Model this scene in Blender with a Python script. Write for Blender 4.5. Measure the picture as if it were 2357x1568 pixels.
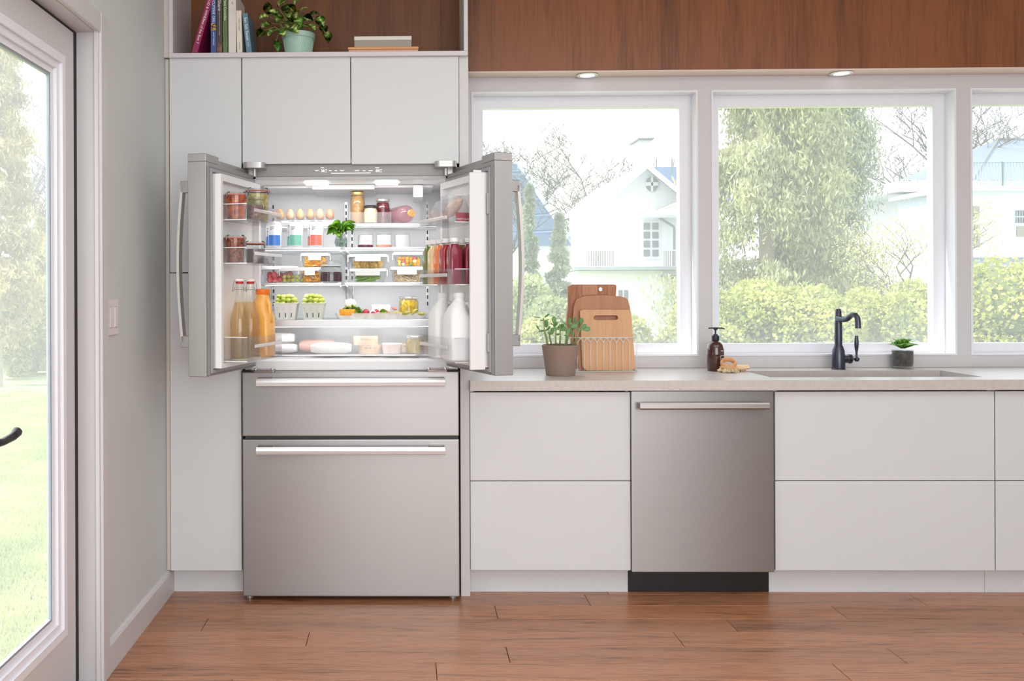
import bpy, bmesh, math, random
import numpy as np
from mathutils import Vector, Matrix, Euler
random.seed(7)
SC = bpy.context.scene
for o in list(bpy.data.objects):
    bpy.data.objects.remove(o)
COL = SC.collection
PI = math.pi

# ---------------------------------------------------------------- camera
IMG_W, IMG_H = 2357.0, 1568.0
F_PX = 2100.0
CX, CY = 902.0, 665.0
CAM = Vector((0.0, -3.825, 1.30))
YAW, ROLL = 0.0157, -0.0040
RC = Matrix.Rotation(YAW, 3, 'Z') @ Matrix.Rotation(PI/2, 3, 'X') @ Matrix.Rotation(ROLL, 3, 'Z')
cd = bpy.data.cameras.new('camera')
cd.sensor_width = 36.0
cd.lens = F_PX/IMG_W*36.0
cd.shift_x = (IMG_W/2-CX)/IMG_W
cd.shift_y = (CY-IMG_H/2)/IMG_W
cd.clip_end = 400
cam = bpy.data.objects.new('camera', cd)
cam.matrix_world = Matrix.Translation(CAM) @ RC.to_4x4()
COL.objects.link(cam)
SC.camera = cam

# ---------------------------------------------------------------- light and exposure
SC.view_settings.view_transform = 'Standard'
SC.view_settings.look = 'None'
SC.view_settings.gamma = 1.0
SC.view_settings.use_curve_mapping = False
SC.view_settings.exposure = 0.0

wd = bpy.data.worlds.new('sky')
SC.world = wd
wd.use_nodes = True
wn = wd.node_tree
bg = wn.nodes['Background']
# bright hazy spring sky: almost white, a little bluer towards the zenith
tc = wn.nodes.new('ShaderNodeTexCoord')
sx = wn.nodes.new('ShaderNodeSeparateXYZ')
rp = wn.nodes.new('ShaderNodeValToRGB')
rp.color_ramp.elements[0].position = 0.0
rp.color_ramp.elements[0].color = (1.0, 1.0, 1.0, 1)
rp.color_ramp.elements[1].position = 0.9
rp.color_ramp.elements[1].color = (0.80, 0.91, 1.0, 1)
wn.links.new(tc.outputs['Generated'], sx.inputs[0])
wn.links.new(sx.outputs['Z'], rp.inputs[0])
wn.links.new(rp.outputs[0], bg.inputs[0])
bg.inputs[1].default_value = 3.1

def light(name, kind, loc, to, energy, color=(1, 1, 1), size=1.0, sizey=None, angle=0.02):
    l = bpy.data.lights.new(name, kind)
    l.energy = energy
    l.color = color
    if kind == 'AREA':
        l.shape = 'RECTANGLE' if sizey else 'DISK'
        l.size = size
        if sizey:
            l.size_y = sizey
    if kind == 'SUN':
        l.angle = angle
    o = bpy.data.objects.new(name, l)
    o.location = loc
    d = Vector(to)-Vector(loc)
    o.rotation_euler = d.to_track_quat('-Z', 'Y').to_euler()
    COL.objects.link(o)
    return o

light('sun', 'SUN', (-20, 3.0, 22), (0, 0, 0), 7.5, (1.0, 0.95, 0.86), angle=0.03)
# the room goes on behind the camera: two unseen area lights added as fill
light('rear_fill_light', 'AREA', (1.05, -6.2, 1.55), (1.05, 0, 1.35), 140, (0.98, 0.985, 0.99), 4.1, 2.5)
light('overhead_fill_light', 'AREA', (1.2, -2.6, 2.86), (1.2, -2.6, 0), 45, (1.0, 0.985, 0.97), 4.2, 2.4)

# ---------------------------------------------------------------- pixel -> world
def ray(px, py):
    return RC @ Vector(((px-CX)/F_PX, -(py-CY)/F_PX, -1.0))
def P(px, py, Y):
    d = ray(px, py)
    return CAM + d*((Y-CAM.y)/d.y)
def PX(px, Y, py=665):
    return P(px, py, Y).x
def PZ(py, Y, px=935):
    return P(px, py, Y).z
def PW(px, py, X):
    d = ray(px, py)
    return CAM + d*((X-CAM.x)/d.x)
def S(Y):
    return (Y-CAM.y)/F_PX          # metres per pixel at depth plane Y

# ---------------------------------------------------------------- materials
def lin(c):
    def f(v):
        v = v/255.0
        return v/12.92 if v <= 0.04045 else ((v+0.055)/1.055)**2.4
    return (f(c[0]), f(c[1]), f(c[2]), 1.0)
MATS = {}
def newmat(name):
    m = bpy.data.materials.new(name)
    m.use_nodes = True
    nt = m.node_tree
    b = nt.nodes['Principled BSDF']
    return m, nt, b
def coords(nt, scale=(1, 1, 1), kind='Object', rnd=False):
    t = nt.nodes.new('ShaderNodeTexCoord')
    mp = nt.nodes.new('ShaderNodeMapping')
    mp.inputs['Scale'].default_value = scale
    nt.links.new(t.outputs[kind], mp.inputs['Vector'])
    if rnd:
        oi = nt.nodes.new('ShaderNodeObjectInfo')
        ml = nt.nodes.new('ShaderNodeMath'); ml.operation = 'MULTIPLY'; ml.inputs[1].default_value = 37.0
        nt.links.new(oi.outputs['Random'], ml.inputs[0])
        nt.links.new(ml.outputs[0], mp.inputs['Location'])
    return mp.outputs['Vector']
def noise(nt, vec, scale, detail=3, rough=0.55, dist=0):
    n = nt.nodes.new('ShaderNodeTexNoise')
    n.inputs['Scale'].default_value = scale
    n.inputs['Detail'].default_value = detail
    n.inputs['Roughness'].default_value = rough
    n.inputs['Distortion'].default_value = dist
    nt.links.new(vec, n.inputs['Vector'])
    return n.outputs['Fac']
def ramp(nt, fac, stops):
    r = nt.nodes.new('ShaderNodeValToRGB')
    el = r.color_ramp.elements
    while len(el) < len(stops):
        el.new(0.5)
    for e, (p, c) in zip(el, stops):
        e.position = p
        e.color = c
    nt.links.new(fac, r.inputs[0])
    return r.outputs[0]
def bump(nt, b, h, strength, dist=0.002):
    n = nt.nodes.new('ShaderNodeBump')
    n.inputs['Strength'].default_value = strength
    n.inputs['Distance'].default_value = dist
    nt.links.new(h, n.inputs['Height'])
    nt.links.new(n.outputs[0], b.inputs['Normal'])
def mul(c, k):
    return (min(1, c[0]*k), min(1, c[1]*k), min(1, c[2]*k), 1)
def M(name, c, rough=0.5, metal=0.0, var=0.06, scale=18, coat=0.0, bmp=0.0, spec=0.5, emit=0.0, trans=0.0, sss=0.0):
    if name in MATS:
        return MATS[name]
    m, nt, b = newmat(name)
    L = lin(c)
    v = coords(nt)
    n = noise(nt, v, scale)
    col = ramp(nt, n, [(0.25, mul(L, 1-var)), (0.75, mul(L, 1+var))])
    nt.links.new(col, b.inputs['Base Color'])
    b.inputs['Roughness'].default_value = rough
    b.inputs['Metallic'].default_value = metal
    b.inputs['Coat Weight'].default_value = coat
    b.inputs['Specular IOR Level'].default_value = spec
    b.inputs['Transmission Weight'].default_value = trans
    b.inputs['Subsurface Weight'].default_value = sss
    if sss:
        b.inputs['Subsurface Radius'].default_value = (0.01, 0.006, 0.004)
    if emit:
        b.inputs['Emission Color'].default_value = L
        b.inputs['Emission Strength'].default_value = emit
    if bmp:
        bump(nt, b, noise(nt, v, scale*4), bmp)
    MATS[name] = m
    return m
def MIX2(name, ca, cb, scale=8, rough=0.5, lo=0.42, hi=0.58, bmp=0.0, coat=0.0, stretch=(1, 1, 1), detail=4):
    """two colours mixed by noise: food, foliage, soil"""
    if name in MATS:
        return MATS[name]
    m, nt, b = newmat(name)
    v = coords(nt, stretch)
    n = noise(nt, v, scale, detail)
    nt.links.new(ramp(nt, n, [(lo, lin(ca)), (hi, lin(cb))]), b.inputs['Base Color'])
    b.inputs['Roughness'].default_value = rough
    b.inputs['Coat Weight'].default_value = coat
    if bmp:
        bump(nt, b, n, bmp, 0.004)
    MATS[name] = m
    return m
def WOOD(name, stops, grain=(1, 1, 1), scale=6, rough=0.4, fine=60, coat=0.0, bmp=0.1, dist=0.6, rnd=True, rvar=0.10, mix=0.35):
    """wood grain: noise stretched along the grain + fine fibres + a random tone per piece"""
    m, nt, b = newmat(name)
    v = coords(nt, grain, rnd=rnd)
    n1 = noise(nt, v, scale, 6, 0.6, dist)
    n2 = noise(nt, v, fine, 3, 0.6, 0.1)
    mx = nt.nodes.new('ShaderNodeMix'); mx.data_type = 'FLOAT'
    mx.inputs[0].default_value = mix
    nt.links.new(n1, mx.inputs[2]); nt.links.new(n2, mx.inputs[3])
    col = ramp(nt, mx.outputs[0], [(p, lin(c)) for p, c in stops])
    hs = nt.nodes.new('ShaderNodeHueSaturation')
    nt.links.new(col, hs.inputs['Color'])
    if rnd:
        oi = nt.nodes.new('ShaderNodeObjectInfo')
        mr = nt.nodes.new('ShaderNodeMapRange')
        mr.inputs[3].default_value = 1-rvar
        mr.inputs[4].default_value = 1+rvar
        nt.links.new(oi.outputs['Random'], mr.inputs[0])
        nt.links.new(mr.outputs[0], hs.inputs['Value'])
    nt.links.new(hs.outputs[0], b.inputs['Base Color'])
    b.inputs['Roughness'].default_value = rough
    b.inputs['Coat Weight'].default_value = coat
    b.inputs['Coat Roughness'].default_value = 0.25
    if bmp:
        bump(nt, b, mx.outputs[0], bmp, 0.001)
    MATS[name] = m
    return m
def STEEL(name, c, rough=0.3, grain=(1.2, 300, 300), aniso=0.4, var=0.05):
    m, nt, b = newmat(name)
    v = coords(nt, grain)
    n = noise(nt, v, 1.0, 3, 0.7)
    L = lin(c)
    nt.links.new(ramp(nt, n, [(0.2, mul(L, 1-var)), (0.8, mul(L, 1+var))]), b.inputs['Base Color'])
    b.inputs['Metallic'].default_value = 1.0
    b.inputs['Anisotropic'].default_value = aniso
    if aniso > 0.5:
        tg = nt.nodes.new('ShaderNodeTangent'); tg.direction_type = 'RADIAL'; tg.axis = 'Z'
        nt.links.new(tg.outputs[0], b.inputs['Tangent'])
        b.inputs['Anisotropic Rotation'].default_value = 0.25
    mr = nt.nodes.new('ShaderNodeMapRange')
    mr.inputs[3].default_value = rough-0.04
    mr.inputs[4].default_value = rough+0.06
    nt.links.new(n, mr.inputs[0])
    nt.links.new(mr.outputs[0], b.inputs['Roughness'])
    MATS[name] = m
    return m
def CLEAR(name, tint=(250, 250, 250), gloss=0.35, haze=0.0, hazecol=(255, 255, 255), rough=0.03, face=0.035):
    """thin clear glass or plastic walls: see-through, mirror-like at grazing angles, optional milky haze"""
    if name in MATS:
        return MATS[name]
    m = bpy.data.materials.new(name)
    m.use_nodes = True
    nt = m.node_tree
    nt.nodes.remove(nt.nodes['Principled BSDF'])
    out = nt.nodes['Material Output']
    tr = nt.nodes.new('ShaderNodeBsdfTransparent'); tr.inputs[0].default_value = lin(tint)
    gl = nt.nodes.new('ShaderNodeBsdfGlossy'); gl.inputs['Roughness'].default_value = rough
    lw = nt.nodes.new('ShaderNodeLayerWeight'); lw.inputs[0].default_value = 0.5
    pw = nt.nodes.new('ShaderNodeMath'); pw.operation = 'POWER'; pw.inputs[1].default_value = 3.5
    ml = nt.nodes.new('ShaderNodeMath'); ml.operation = 'MULTIPLY_ADD'; ml.inputs[1].default_value = gloss; ml.inputs[2].default_value = face
    nt.links.new(lw.outputs['Facing'], pw.inputs[0]); nt.links.new(pw.outputs[0], ml.inputs[0])
    m1 = nt.nodes.new('ShaderNodeMixShader')
    nt.links.new(ml.outputs[0], m1.inputs[0])
    nt.links.new(tr.outputs[0], m1.inputs[1]); nt.links.new(gl.outputs[0], m1.inputs[2])
    last = m1.outputs[0]
    if haze:
        df = nt.nodes.new('ShaderNodeBsdfDiffuse'); df.inputs[0].default_value = lin(hazecol)
        tl = nt.nodes.new('ShaderNodeBsdfTranslucent'); tl.inputs[0].default_value = lin(hazecol)
        mh = nt.nodes.new('ShaderNodeMixShader'); mh.inputs[0].default_value = 0.6
        nt.links.new(df.outputs[0], mh.inputs[1]); nt.links.new(tl.outputs[0], mh.inputs[2])
        m2 = nt.nodes.new('ShaderNodeMixShader'); m2.inputs[0].default_value = haze
        nt.links.new(last, m2.inputs[1]); nt.links.new(mh.outputs[0], m2.inputs[2])
        last = m2.outputs[0]
    nt.links.new(last, out.inputs['Surface'])
    MATS[name] = m
    return m
def LEAFM(name, ca, cb, scale=3.0, transl=0.35, rough=0.5, rnd=False):
    """leaf with some light coming through"""
    m, nt, b = newmat(name)
    v = coords(nt, rnd=rnd)
    n = noise(nt, v, scale, 3)
    col = ramp(nt, n, [(0.35, lin(ca)), (0.65, lin(cb))])
    nt.links.new(col, b.inputs['Base Color'])
    b.inputs['Roughness'].default_value = rough
    tl = nt.nodes.new('ShaderNodeBsdfTranslucent')
    nt.links.new(col, tl.inputs[0])
    mx = nt.nodes.new('ShaderNodeMixShader'); mx.inputs[0].default_value = transl
    nt.links.new(b.outputs[0], mx.inputs[1]); nt.links.new(tl.outputs[0], mx.inputs[2])
    nt.links.new(mx.outputs[0], nt.nodes['Material Output'].inputs['Surface'])
    MATS[name] = m
    return m

# ---------------------------------------------------------------- object helpers
def W(o):
    if o is None:
        return Matrix.Identity(4)
    if o.parent:
        return W(o.parent) @ o.matrix_parent_inverse @ o.matrix_basis
    return o.matrix_basis.copy()
def tag(o, label=None, cat=None, group=None, kind=None):
    if label: o['label'] = label
    if cat: o['category'] = cat
    if group: o['group'] = group
    if kind: o['kind'] = kind
    return o
def thing(name, label, cat, loc=(0, 0, 0), group=None, rotz=0.0, kind=None):
    o = bpy.data.objects.new(name, None)
    o.empty_display_size = 0.05
    COL.objects.link(o)
    o.location = loc
    o.rotation_euler = (0, 0, rotz)
    return tag(o, label, cat, group, kind)
def obj(name, me, mat, parent=None, Mx=None, smooth=False):
    """me: mesh or bmesh given in world coordinates (or in the frame of matrix Mx)"""
    if isinstance(me, bmesh.types.BMesh):
        bm = me
        me = bpy.data.meshes.new(name)
        bmesh.ops.recalc_face_normals(bm, faces=bm.faces[:])
        bm.to_mesh(me)
        bm.free()
    if isinstance(mat, str):
        mat = MATS[mat]
    if mat and len(me.materials) == 0:
        me.materials.append(mat)
    if smooth:
        me.polygons.foreach_set('use_smooth', [True]*len(me.polygons))
        if smooth == 'auto':
            try:
                me.set_sharp_from_angle(angle=math.radians(38))
            except Exception:
                pass
    o = bpy.data.objects.new(name, me)
    COL.objects.link(o)
    if parent is not None:
        o.parent = parent
        o.matrix_parent_inverse = W(parent).inverted()
    if Mx is not None:
        o.matrix_basis = Mx
    return o
def copy_tree(o, parent=None, base=None):
    c = o.copy()
    COL.objects.link(c)
    if parent is not None:
        c.parent = parent
    for ch in list(o.children):
        copy_tree(ch, c)
    return c
def setmat(bm, f0, idx):
    for f in bm.faces[f0:]:
        f.material_index = idx
def bx(bm, lo, hi, bev=0.0, seg=1):
    """add a (bevelled) box to bm"""
    r = bmesh.ops.create_cube(bm, size=1.0)
    vs = r['verts']
    lo = Vector(lo); hi = Vector(hi)
    for v in vs:
        v.co = Vector((lo[i] + (v.co[i]+0.5)*(hi[i]-lo[i]) for i in range(3)))
    if bev > 0:
        es = list({e for v in vs for e in v.link_edges})
        bmesh.ops.bevel(bm, geom=es, offset=bev, segments=seg, profile=0.7, affect='EDGES', clamp_overlap=True)
    return bm
def box(name, lo, hi, mat, parent=None, bev=0.0, seg=1, Mx=None, smooth=False):
    bm = bmesh.new()
    bx(bm, lo, hi, bev, seg)
    return obj(name, bm, mat, parent, Mx, smooth)
def lathe(bm, prof, at=(0, 0, 0), seg=24, Mx=None):
    """revolve [(r,z),...] about z through 'at'"""
    at = Vector(at)
    rings = []
    for r, z in prof:
        if r < 1e-6:
            rings.append([bm.verts.new(at+Vector((0, 0, z)))])
        else:
            rings.append([bm.verts.new(at+Vector((r*math.cos(2*PI*k/seg), r*math.sin(2*PI*k/seg), z))) for k in range(seg)])
    for a, b in zip(rings, rings[1:]):
        for k in range(seg):
            k2 = (k+1) % seg
            if len(a) == 1 and len(b) == 1:
                continue
            if len(a) == 1:
                bm.faces.new((a[0], b[k], b[k2]))
            elif len(b) == 1:
                bm.faces.new((a[k], b[0], a[k2]))
            else:
                bm.faces.new((a[k], b[k], b[k2], a[k2]))
    if Mx is not None:
        for rg in rings:
            for v in rg:
                v.co = Mx @ v.co
    return bm
def revolve(name, prof, at, mat, parent=None, seg=24, Mx=None, smooth='auto'):
    bm = bmesh.new()
    lathe(bm, prof, at, seg)
    return obj(name, bm, mat, parent, Mx, smooth)
def tube(bm, pts, r, seg=8, cap=True, closed=False):
    """sweep a circle along pts; r number or list"""
    pts = [Vector(p) for p in pts]
    n = len(pts)
    rs = r if isinstance(r, (list, tuple)) else [r]*n
    up = None
    rings = []
    for i, p in enumerate(pts):
        if closed:
            t = pts[(i+1) % n]-pts[i-1]
        else:
            t = pts[min(i+1, n-1)]-pts[max(i-1, 0)]
        t.normalize()
        if up is None:
            up = t.orthogonal().normalized()
        up = (up - t*up.dot(t))
        if up.length < 1e-6:
            up = t.orthogonal()
        up.normalize()
        s = t.cross(up)
        rings.append([bm.verts.new(p + (up*math.cos(2*PI*k/seg)+s*math.sin(2*PI*k/seg))*rs[i]) for k in range(seg)])
    prs = list(zip(rings, rings[1:]))
    if closed:
        prs.append((rings[-1], rings[0]))
    for a, b in prs:
        for k in range(seg):
            bm.faces.new((a[k], a[(k+1) % seg], b[(k+1) % seg], b[k]))
    if cap and not closed:
        bm.faces.new(rings[0][::-1]); bm.faces.new(rings[-1])
    return bm
def prism(bm, outline, depth, axis='Y', y0=0.0):
    """extrude a 2D outline [(a,b)]: axis Y -> (a, y, b); axis X -> (x,a,b); axis Z -> (a,b,z)"""
    def mk(a, b, t):
        return {'Y': (a, t, b), 'X': (t, a, b), 'Z': (a, b, t)}[axis]
    A = [bm.verts.new(mk(a, b, y0)) for a, b in outline]
    B = [bm.verts.new(mk(a, b, y0+depth)) for a, b in outline]
    n = len(outline)
    bm.faces.new(A); bm.faces.new(B[::-1])
    for i in range(n):
        j = (i+1) % n
        bm.faces.new((A[i], B[i], B[j], A[j]))
    return bm
def rrect(x0, z0, x1, z1, r, n=5):
    """rounded rectangle outline"""
    pts = []
    for cx, cz, a0 in ((x1-r, z1-r, 0), (x0+r, z1-r, 90), (x0+r, z0+r, 180), (x1-r, z0+r, 270)):
        for k in range(n+1):
            a = math.radians(a0+90*k/n)
            pts.append((cx+r*math.cos(a), cz+r*math.sin(a)))
    return pts
def ring_prism(bm, outer, inner, depth, y0, axis='Y'):
    """frame between two outlines of the same point count"""
    def mk(a, b, t):
        return {'Y': (a, t, b), 'X': (t, a, b), 'Z': (a, b, t)}[axis]
    n = len(outer)
    V = [[bm.verts.new(mk(a, b, t)) for a, b in ol] for ol in (outer, inner) for t in (y0, y0+depth)]
    o0, o1, i0, i1 = V
    for i in range(n):
        j = (i+1) % n
        bm.faces.new((o0[i], o0[j], i0[j], i0[i]))
        bm.faces.new((o1[i], i1[i], i1[j], o1[j]))
        bm.faces.new((o0[i], o1[i], o1[j], o0[j]))
        bm.faces.new((i0[i], i0[j], i1[j], i1[i]))
    return bm
def sph(bm, c, r, sub=2, scale=(1, 1, 1)):
    q = bmesh.ops.create_icosphere(bm, subdivisions=sub, radius=1.0)
    c = Vector(c)
    for v in q['verts']:
        v.co = c + Vector((v.co.x*r*scale[0], v.co.y*r*scale[1], v.co.z*r*scale[2]))
    return q['verts']
def text(name, body, size, Mx, mat, parent, extrude=0.0004, align='CENTER'):
    """flat lettering as a thin mesh; local x right, y up, z towards the reader"""
    cu = bpy.data.curves.new(name, 'FONT')
    cu.body = body
    cu.size = size
    cu.extrude = extrude
    cu.align_x = align
    cu.align_y = 'CENTER'
    cu.resolution_u = 3
    t = bpy.data.objects.new(name, cu)
    COL.objects.link(t)
    dg = bpy.context.evaluated_depsgraph_get()
    me = bpy.data.meshes.new_from_object(t.evaluated_get(dg))
    bpy.data.objects.remove(t)
    me.materials.clear()
    return obj(name, me, mat, parent, Mx)
FACE = Matrix.Rotation(PI/2, 4, 'X')       # lettering that faces the camera side (-Y)
def leaf_mesh(name, length, width, fold=0.15, curl=0.25, n=6, tip=1.0):
    """one broad leaf along +x from the origin, folded on its midrib and curling down"""
    bm = bmesh.new()
    rows = []
    for i in range(n+1):
        t = i/n
        w = width*0.5*(math.sin(PI*min(1, t*0.92+0.06))**0.8)*(1 if t < 0.6 else 1-(t-0.6)*0.5*tip)
        if i == n: w = 0.0006
        x = length*t
        z = length*curl*(0.35*math.sin(t*PI*0.7)-0.9*t*t)
        rows.append((bm.verts.new((x, -w, z+w*fold*2)), bm.verts.new((x, 0, z)), bm.verts.new((x, w, z+w*fold*2))))
    for a, b in zip(rows, rows[1:]):
        bm.faces.new((a[0], b[0], b[1], a[1]))
        bm.faces.new((a[1], b[1], b[2], a[2]))
    bmesh.ops.solidify(bm, geom=bm.faces[:], thickness=0.0006)
    me = bpy.data.meshes.new(name)
    bm.to_mesh(me); bm.free()
    me.polygons.foreach_set('use_smooth', [True]*len(me.polygons))
    return me
def orient(p, d, roll=0.0, up=(0, 0, 1), s=1.0):
    """matrix: local x along d, local z near up"""
    x = Vector(d).normalized()
    z = Vector(up) - x*Vector(up).dot(x)
    if z.length < 1e-4:
        z = x.orthogonal()
    z.normalize()
    y = z.cross(x)
    m = Matrix((x, y, z)).transposed().to_4x4()
    return Matrix.Translation(Vector(p)) @ m @ Matrix.Rotation(roll, 4, 'X') @ Matrix.Scale(s, 4)
# ================================================================ materials of the room
M('cabinet_white', (215, 217, 220), 0.42, var=0.012, scale=3)
M('trim_white', (211, 208, 211), 0.4, var=0.012, scale=4)  # white paint, greyed a little for the backlit shade on the window casing
M('window_white', (236, 236, 243), 0.38, var=0.01, scale=4)
M('wall_sage', (211, 215, 215), 0.7, var=0.015, scale=5, bmp=0.03)
M('ceiling_white', (240, 239, 236), 0.8, var=0.01, scale=4)
M('black_rubber', (16, 15, 16), 0.6)
M('dark_gap', (60, 58, 56), 0.7)
M('toe_black', (13, 11, 13), 0.4)
M('bronze', (44, 40, 40), 0.32, metal=0.7, var=0.1)
M('lamp_lens', (255, 250, 244), 0.3, emit=0.8)
M('soffit_underside', (228, 206, 196), 0.45, var=0.03, scale=6)  # pale tone paints the glow of the downlights onto the underside
M('outlet_white', (236, 228, 228), 0.4, var=0.01)
MIX2('countertop', (205, 198, 194), (196, 188, 183), 60, 0.32, 0.3, 0.7)
STEEL('steel', (162, 160, 160), 0.35, aniso=0.75)
STEEL('steel_bar', (186, 182, 180), 0.30, aniso=0.0)
STEEL('steel_vertical', (188, 184, 183), 0.42, grain=(300, 300, 1.2))
STEEL('steel_handle', (228, 229, 231), 0.5, grain=(1.0, 200, 200), aniso=0.0)
STEEL('steel_dark', (150, 144, 142), 0.30)
WOOD('veneer', [(0.32, (80, 40, 16)), (0.46, (122, 68, 32)), (0.58, (142, 82, 40)), (0.72, (98, 52, 22))],
     grain=(1.0, 1.0, 0.06), scale=7, rough=0.42, fine=90, coat=0.15, bmp=0.05, dist=0.5, rvar=0.0)
WOOD('veneer_shaded', [(0.30, (80, 40, 12)), (0.48, (110, 62, 24)), (0.62, (122, 72, 30)), (0.78, (90, 48, 16))],
     grain=(1.0, 1.0, 0.06), scale=7, rough=0.5, fine=90, bmp=0.05, dist=0.5, rvar=0.0)  # darker copy of the veneer, with the shade of the recess in its colour
WOOD('oak_floor', [(0.33, (84, 50, 32)), (0.43, (152, 100, 68)), (0.55, (182, 126, 90)), (0.66, (146, 94, 64))],
     grain=(0.35, 5.0, 5.0), scale=3.2, rough=0.33, fine=26, coat=0.25, bmp=0.12, dist=1.1, rvar=0.12, mix=0.48)
CLEAR('pane_glass', (252, 254, 255), 0.12, haze=0.13, hazecol=(250, 252, 255), rough=0.02, face=0.004)  # milky veil in the panes imitates the washed-out glare from outdoors

XW = -1.02            # left wall face
YB = 0.602            # back wall face
ZC = 2.90             # ceiling
XR, YR = 4.7, -6.4    # far right wall and the wall behind the camera

def struct(o):
    o['kind'] = 'structure'
    return o

# ---------------------------------------------------------------- floor: boards in rows, joints where the photo shows them
fl = struct(box('floor', (XW-0.12, YR, -0.10), (XR, 0.62, -0.014), M('subfloor', (70, 44, 34), 0.8)))
rows_y = [0.20, 0.058, -0.078, -0.228, -0.367, -0.508, -0.651, -0.793]
while rows_y[-1] > -2.6:
    rows_y.append(rows_y[-1]-0.142)
joint_px = {1: [(1345, 1368), (2094, 1368)], 2: [(1138, 1397), (1912, 1394)], 3: [(480, 1430), (1671, 1426), (2420, 1426)],
            4: [(713, 1458), (1550, 1456), (2350, 1456)], 5: [(1164, 1491), (2039, 1491)], 6: [(1003, 1528), (1915, 1528)]}
for i in range(len(rows_y)-1):
    y1, y0 = rows_y[i], rows_y[i+1]
    xs = [XW]
    if i in joint_px:
        xs += [PX(px, y1, py) for px, py in joint_px[i]]
    else:
        x = XW + random.uniform(0.3, 1.4)
        while x < XR-0.3:
            xs.append(x); x += random.uniform(1.15, 1.6)
    while xs[-1] < XR-1.6:
        xs.append(xs[-1]+random.uniform(1.2, 1.6))
    xs.append(XR)
    for a, b in zip(xs, xs[1:]):
        box('floor_board', (a+0.0010, y0+0.0008, -0.0135), (b-0.0010, y1-0.0008, 0.0), 'oak_floor', fl, 0.0012)

# ---------------------------------------------------------------- ceiling and the unseen walls
struct(box('ceiling', (XW-0.12, YR-0.1, ZC), (XR+0.1, 0.82, ZC+0.1), 'ceiling_white'))
struct(box('wall_right', (XR, YR-0.1, -0.1), (XR+0.1, 0.82, ZC), 'wall_sage'))
struct(box('wall_rear', (XW-0.12, YR-0.1, -0.1), (XR, YR, ZC), 'wall_sage'))

# ---------------------------------------------------------------- left wall with the garden door
DY0, DY1, DZ = -0.838, -1.80, PW(214, 70, XW).z
bm = bmesh.new()
bx(bm, (XW-0.10, DY0, -0.1), (XW, 0.80, ZC))
bx(bm, (XW-0.10, YR, -0.1), (XW, DY1, ZC))
bx(bm, (XW-0.10, DY1, DZ), (XW, DY0, ZC))
struct(obj('wall_left', bm, 'wall_sage'))
# casing around the door
cw = 0.066
bm = bmesh.new()
co = [(DY0+cw, 0.0), (DY0+cw, DZ+cw), (DY1-cw, DZ+cw), (DY1-cw, 0.0)]
bx(bm, (XW, DY0, 0), (XW+0.020, DY0+cw, DZ+cw), 0.003)
bx(bm, (XW, DY1-cw, 0), (XW+0.020, DY1, DZ+cw), 0.003)
bx(bm, (XW, DY1, DZ), (XW+0.0195, DY0, DZ+cw), 0.003)
bx(bm, (XW-0.002, DY0-0.012, 0), (XW+0.012, DY0+0.012, DZ+0.01), 0.002)
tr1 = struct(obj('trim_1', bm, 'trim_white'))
tr1['label'] = 'white casing around the glazed garden door'
# jamb lining
bm = bmesh.new()
bx(bm, (XW-0.10, DY0-0.001, 0), (XW-0.001, DY0+0.012, DZ))
bx(bm, (XW-0.10, DY1-0.012, 0), (XW-0.001, DY1+0.001, DZ))
bx(bm, (XW-0.10, DY1, DZ-0.001), (XW-0.001, DY0, DZ+0.012))
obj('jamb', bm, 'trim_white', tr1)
box('threshold', (XW-0.14, DY1, -0.06), (XW+0.018, DY0, 0.014), M('threshold_dark', (120, 104, 98), 0.5), tr1, 0.003)
# door leaf
XD = XW-0.058
DA, DBm, DT = -0.878, -1.775, PW(164, 72, XD).z
G0, G1, GZ0, GZ1 = -0.962, -1.665, 0.215, 2.035
door = thing('door_1', 'white garden door with one tall glass pane', 'door', (XD, DA, 0))
door['kind'] = 'structure'
del door['category']
bm = bmesh.new()
ring_prism(bm, [(DA, 0.02), (DA, DT), (DBm, DT), (DBm, 0.02)], [(G0, GZ0), (G0, GZ1), (G1, GZ1), (G1, GZ0)], -0.042, XD, 'X')
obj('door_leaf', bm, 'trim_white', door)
bm = bmesh.new()
for k, (ins, dx, dep) in enumerate(((0.0, 0.004, 0.012), (0.022, -0.006, 0.014), (0.042, -0.016, 0.010))):
    a = [(G0-ins+0.004, GZ0+ins-0.004), (G0-ins+0.004, GZ1-ins+0.004), (G1+ins-0.004, GZ1-ins+0.004), (G1+ins-0.004, GZ0+ins-0.004)]
    j = ins+0.022
    b_ = [(G0-j, GZ0+j), (G0-j, GZ1-j), (G1+j, GZ1-j), (G1+j, GZ0+j)]
    ring_prism(bm, a, b_, -dep, XD+dx, 'X')
obj('glazing_bead', bm, 'window_white', door)
j = 0.064
bm = bmesh.new()
ring_prism(bm, [(G0-j+.004, GZ0+j-.004), (G0-j+.004, GZ1-j+.004), (G1+j-.004, GZ1-j+.004), (G1+j-.004, GZ0+j-.004)],
           [(G0-j-.008, GZ0+j+.008), (G0-j-.008, GZ1-j-.008), (G1+j+.008, GZ1-j-.008), (G1+j+.008, GZ0+j+.008)], -0.012, XD-0.018, 'X')
obj('glazing_gasket', bm, M('gasket_grey', (150, 156, 168), 0.5), door)
box('pane', (XD-0.027, G1+0.05, GZ0+0.05), (XD-0.023, G0-0.05, GZ1-0.05), 'pane_glass', door)
box('weather_strip', (XD-0.030, DA+0.0005, 0.016), (XD-0.004, DY0-0.001, DZ-0.001), 'black_rubber', door)
box('weather_strip', (XD-0.030, DBm, DT+0.0005), (XD-0.004, DA, DZ-0.001), 'black_rubber', door)
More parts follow.
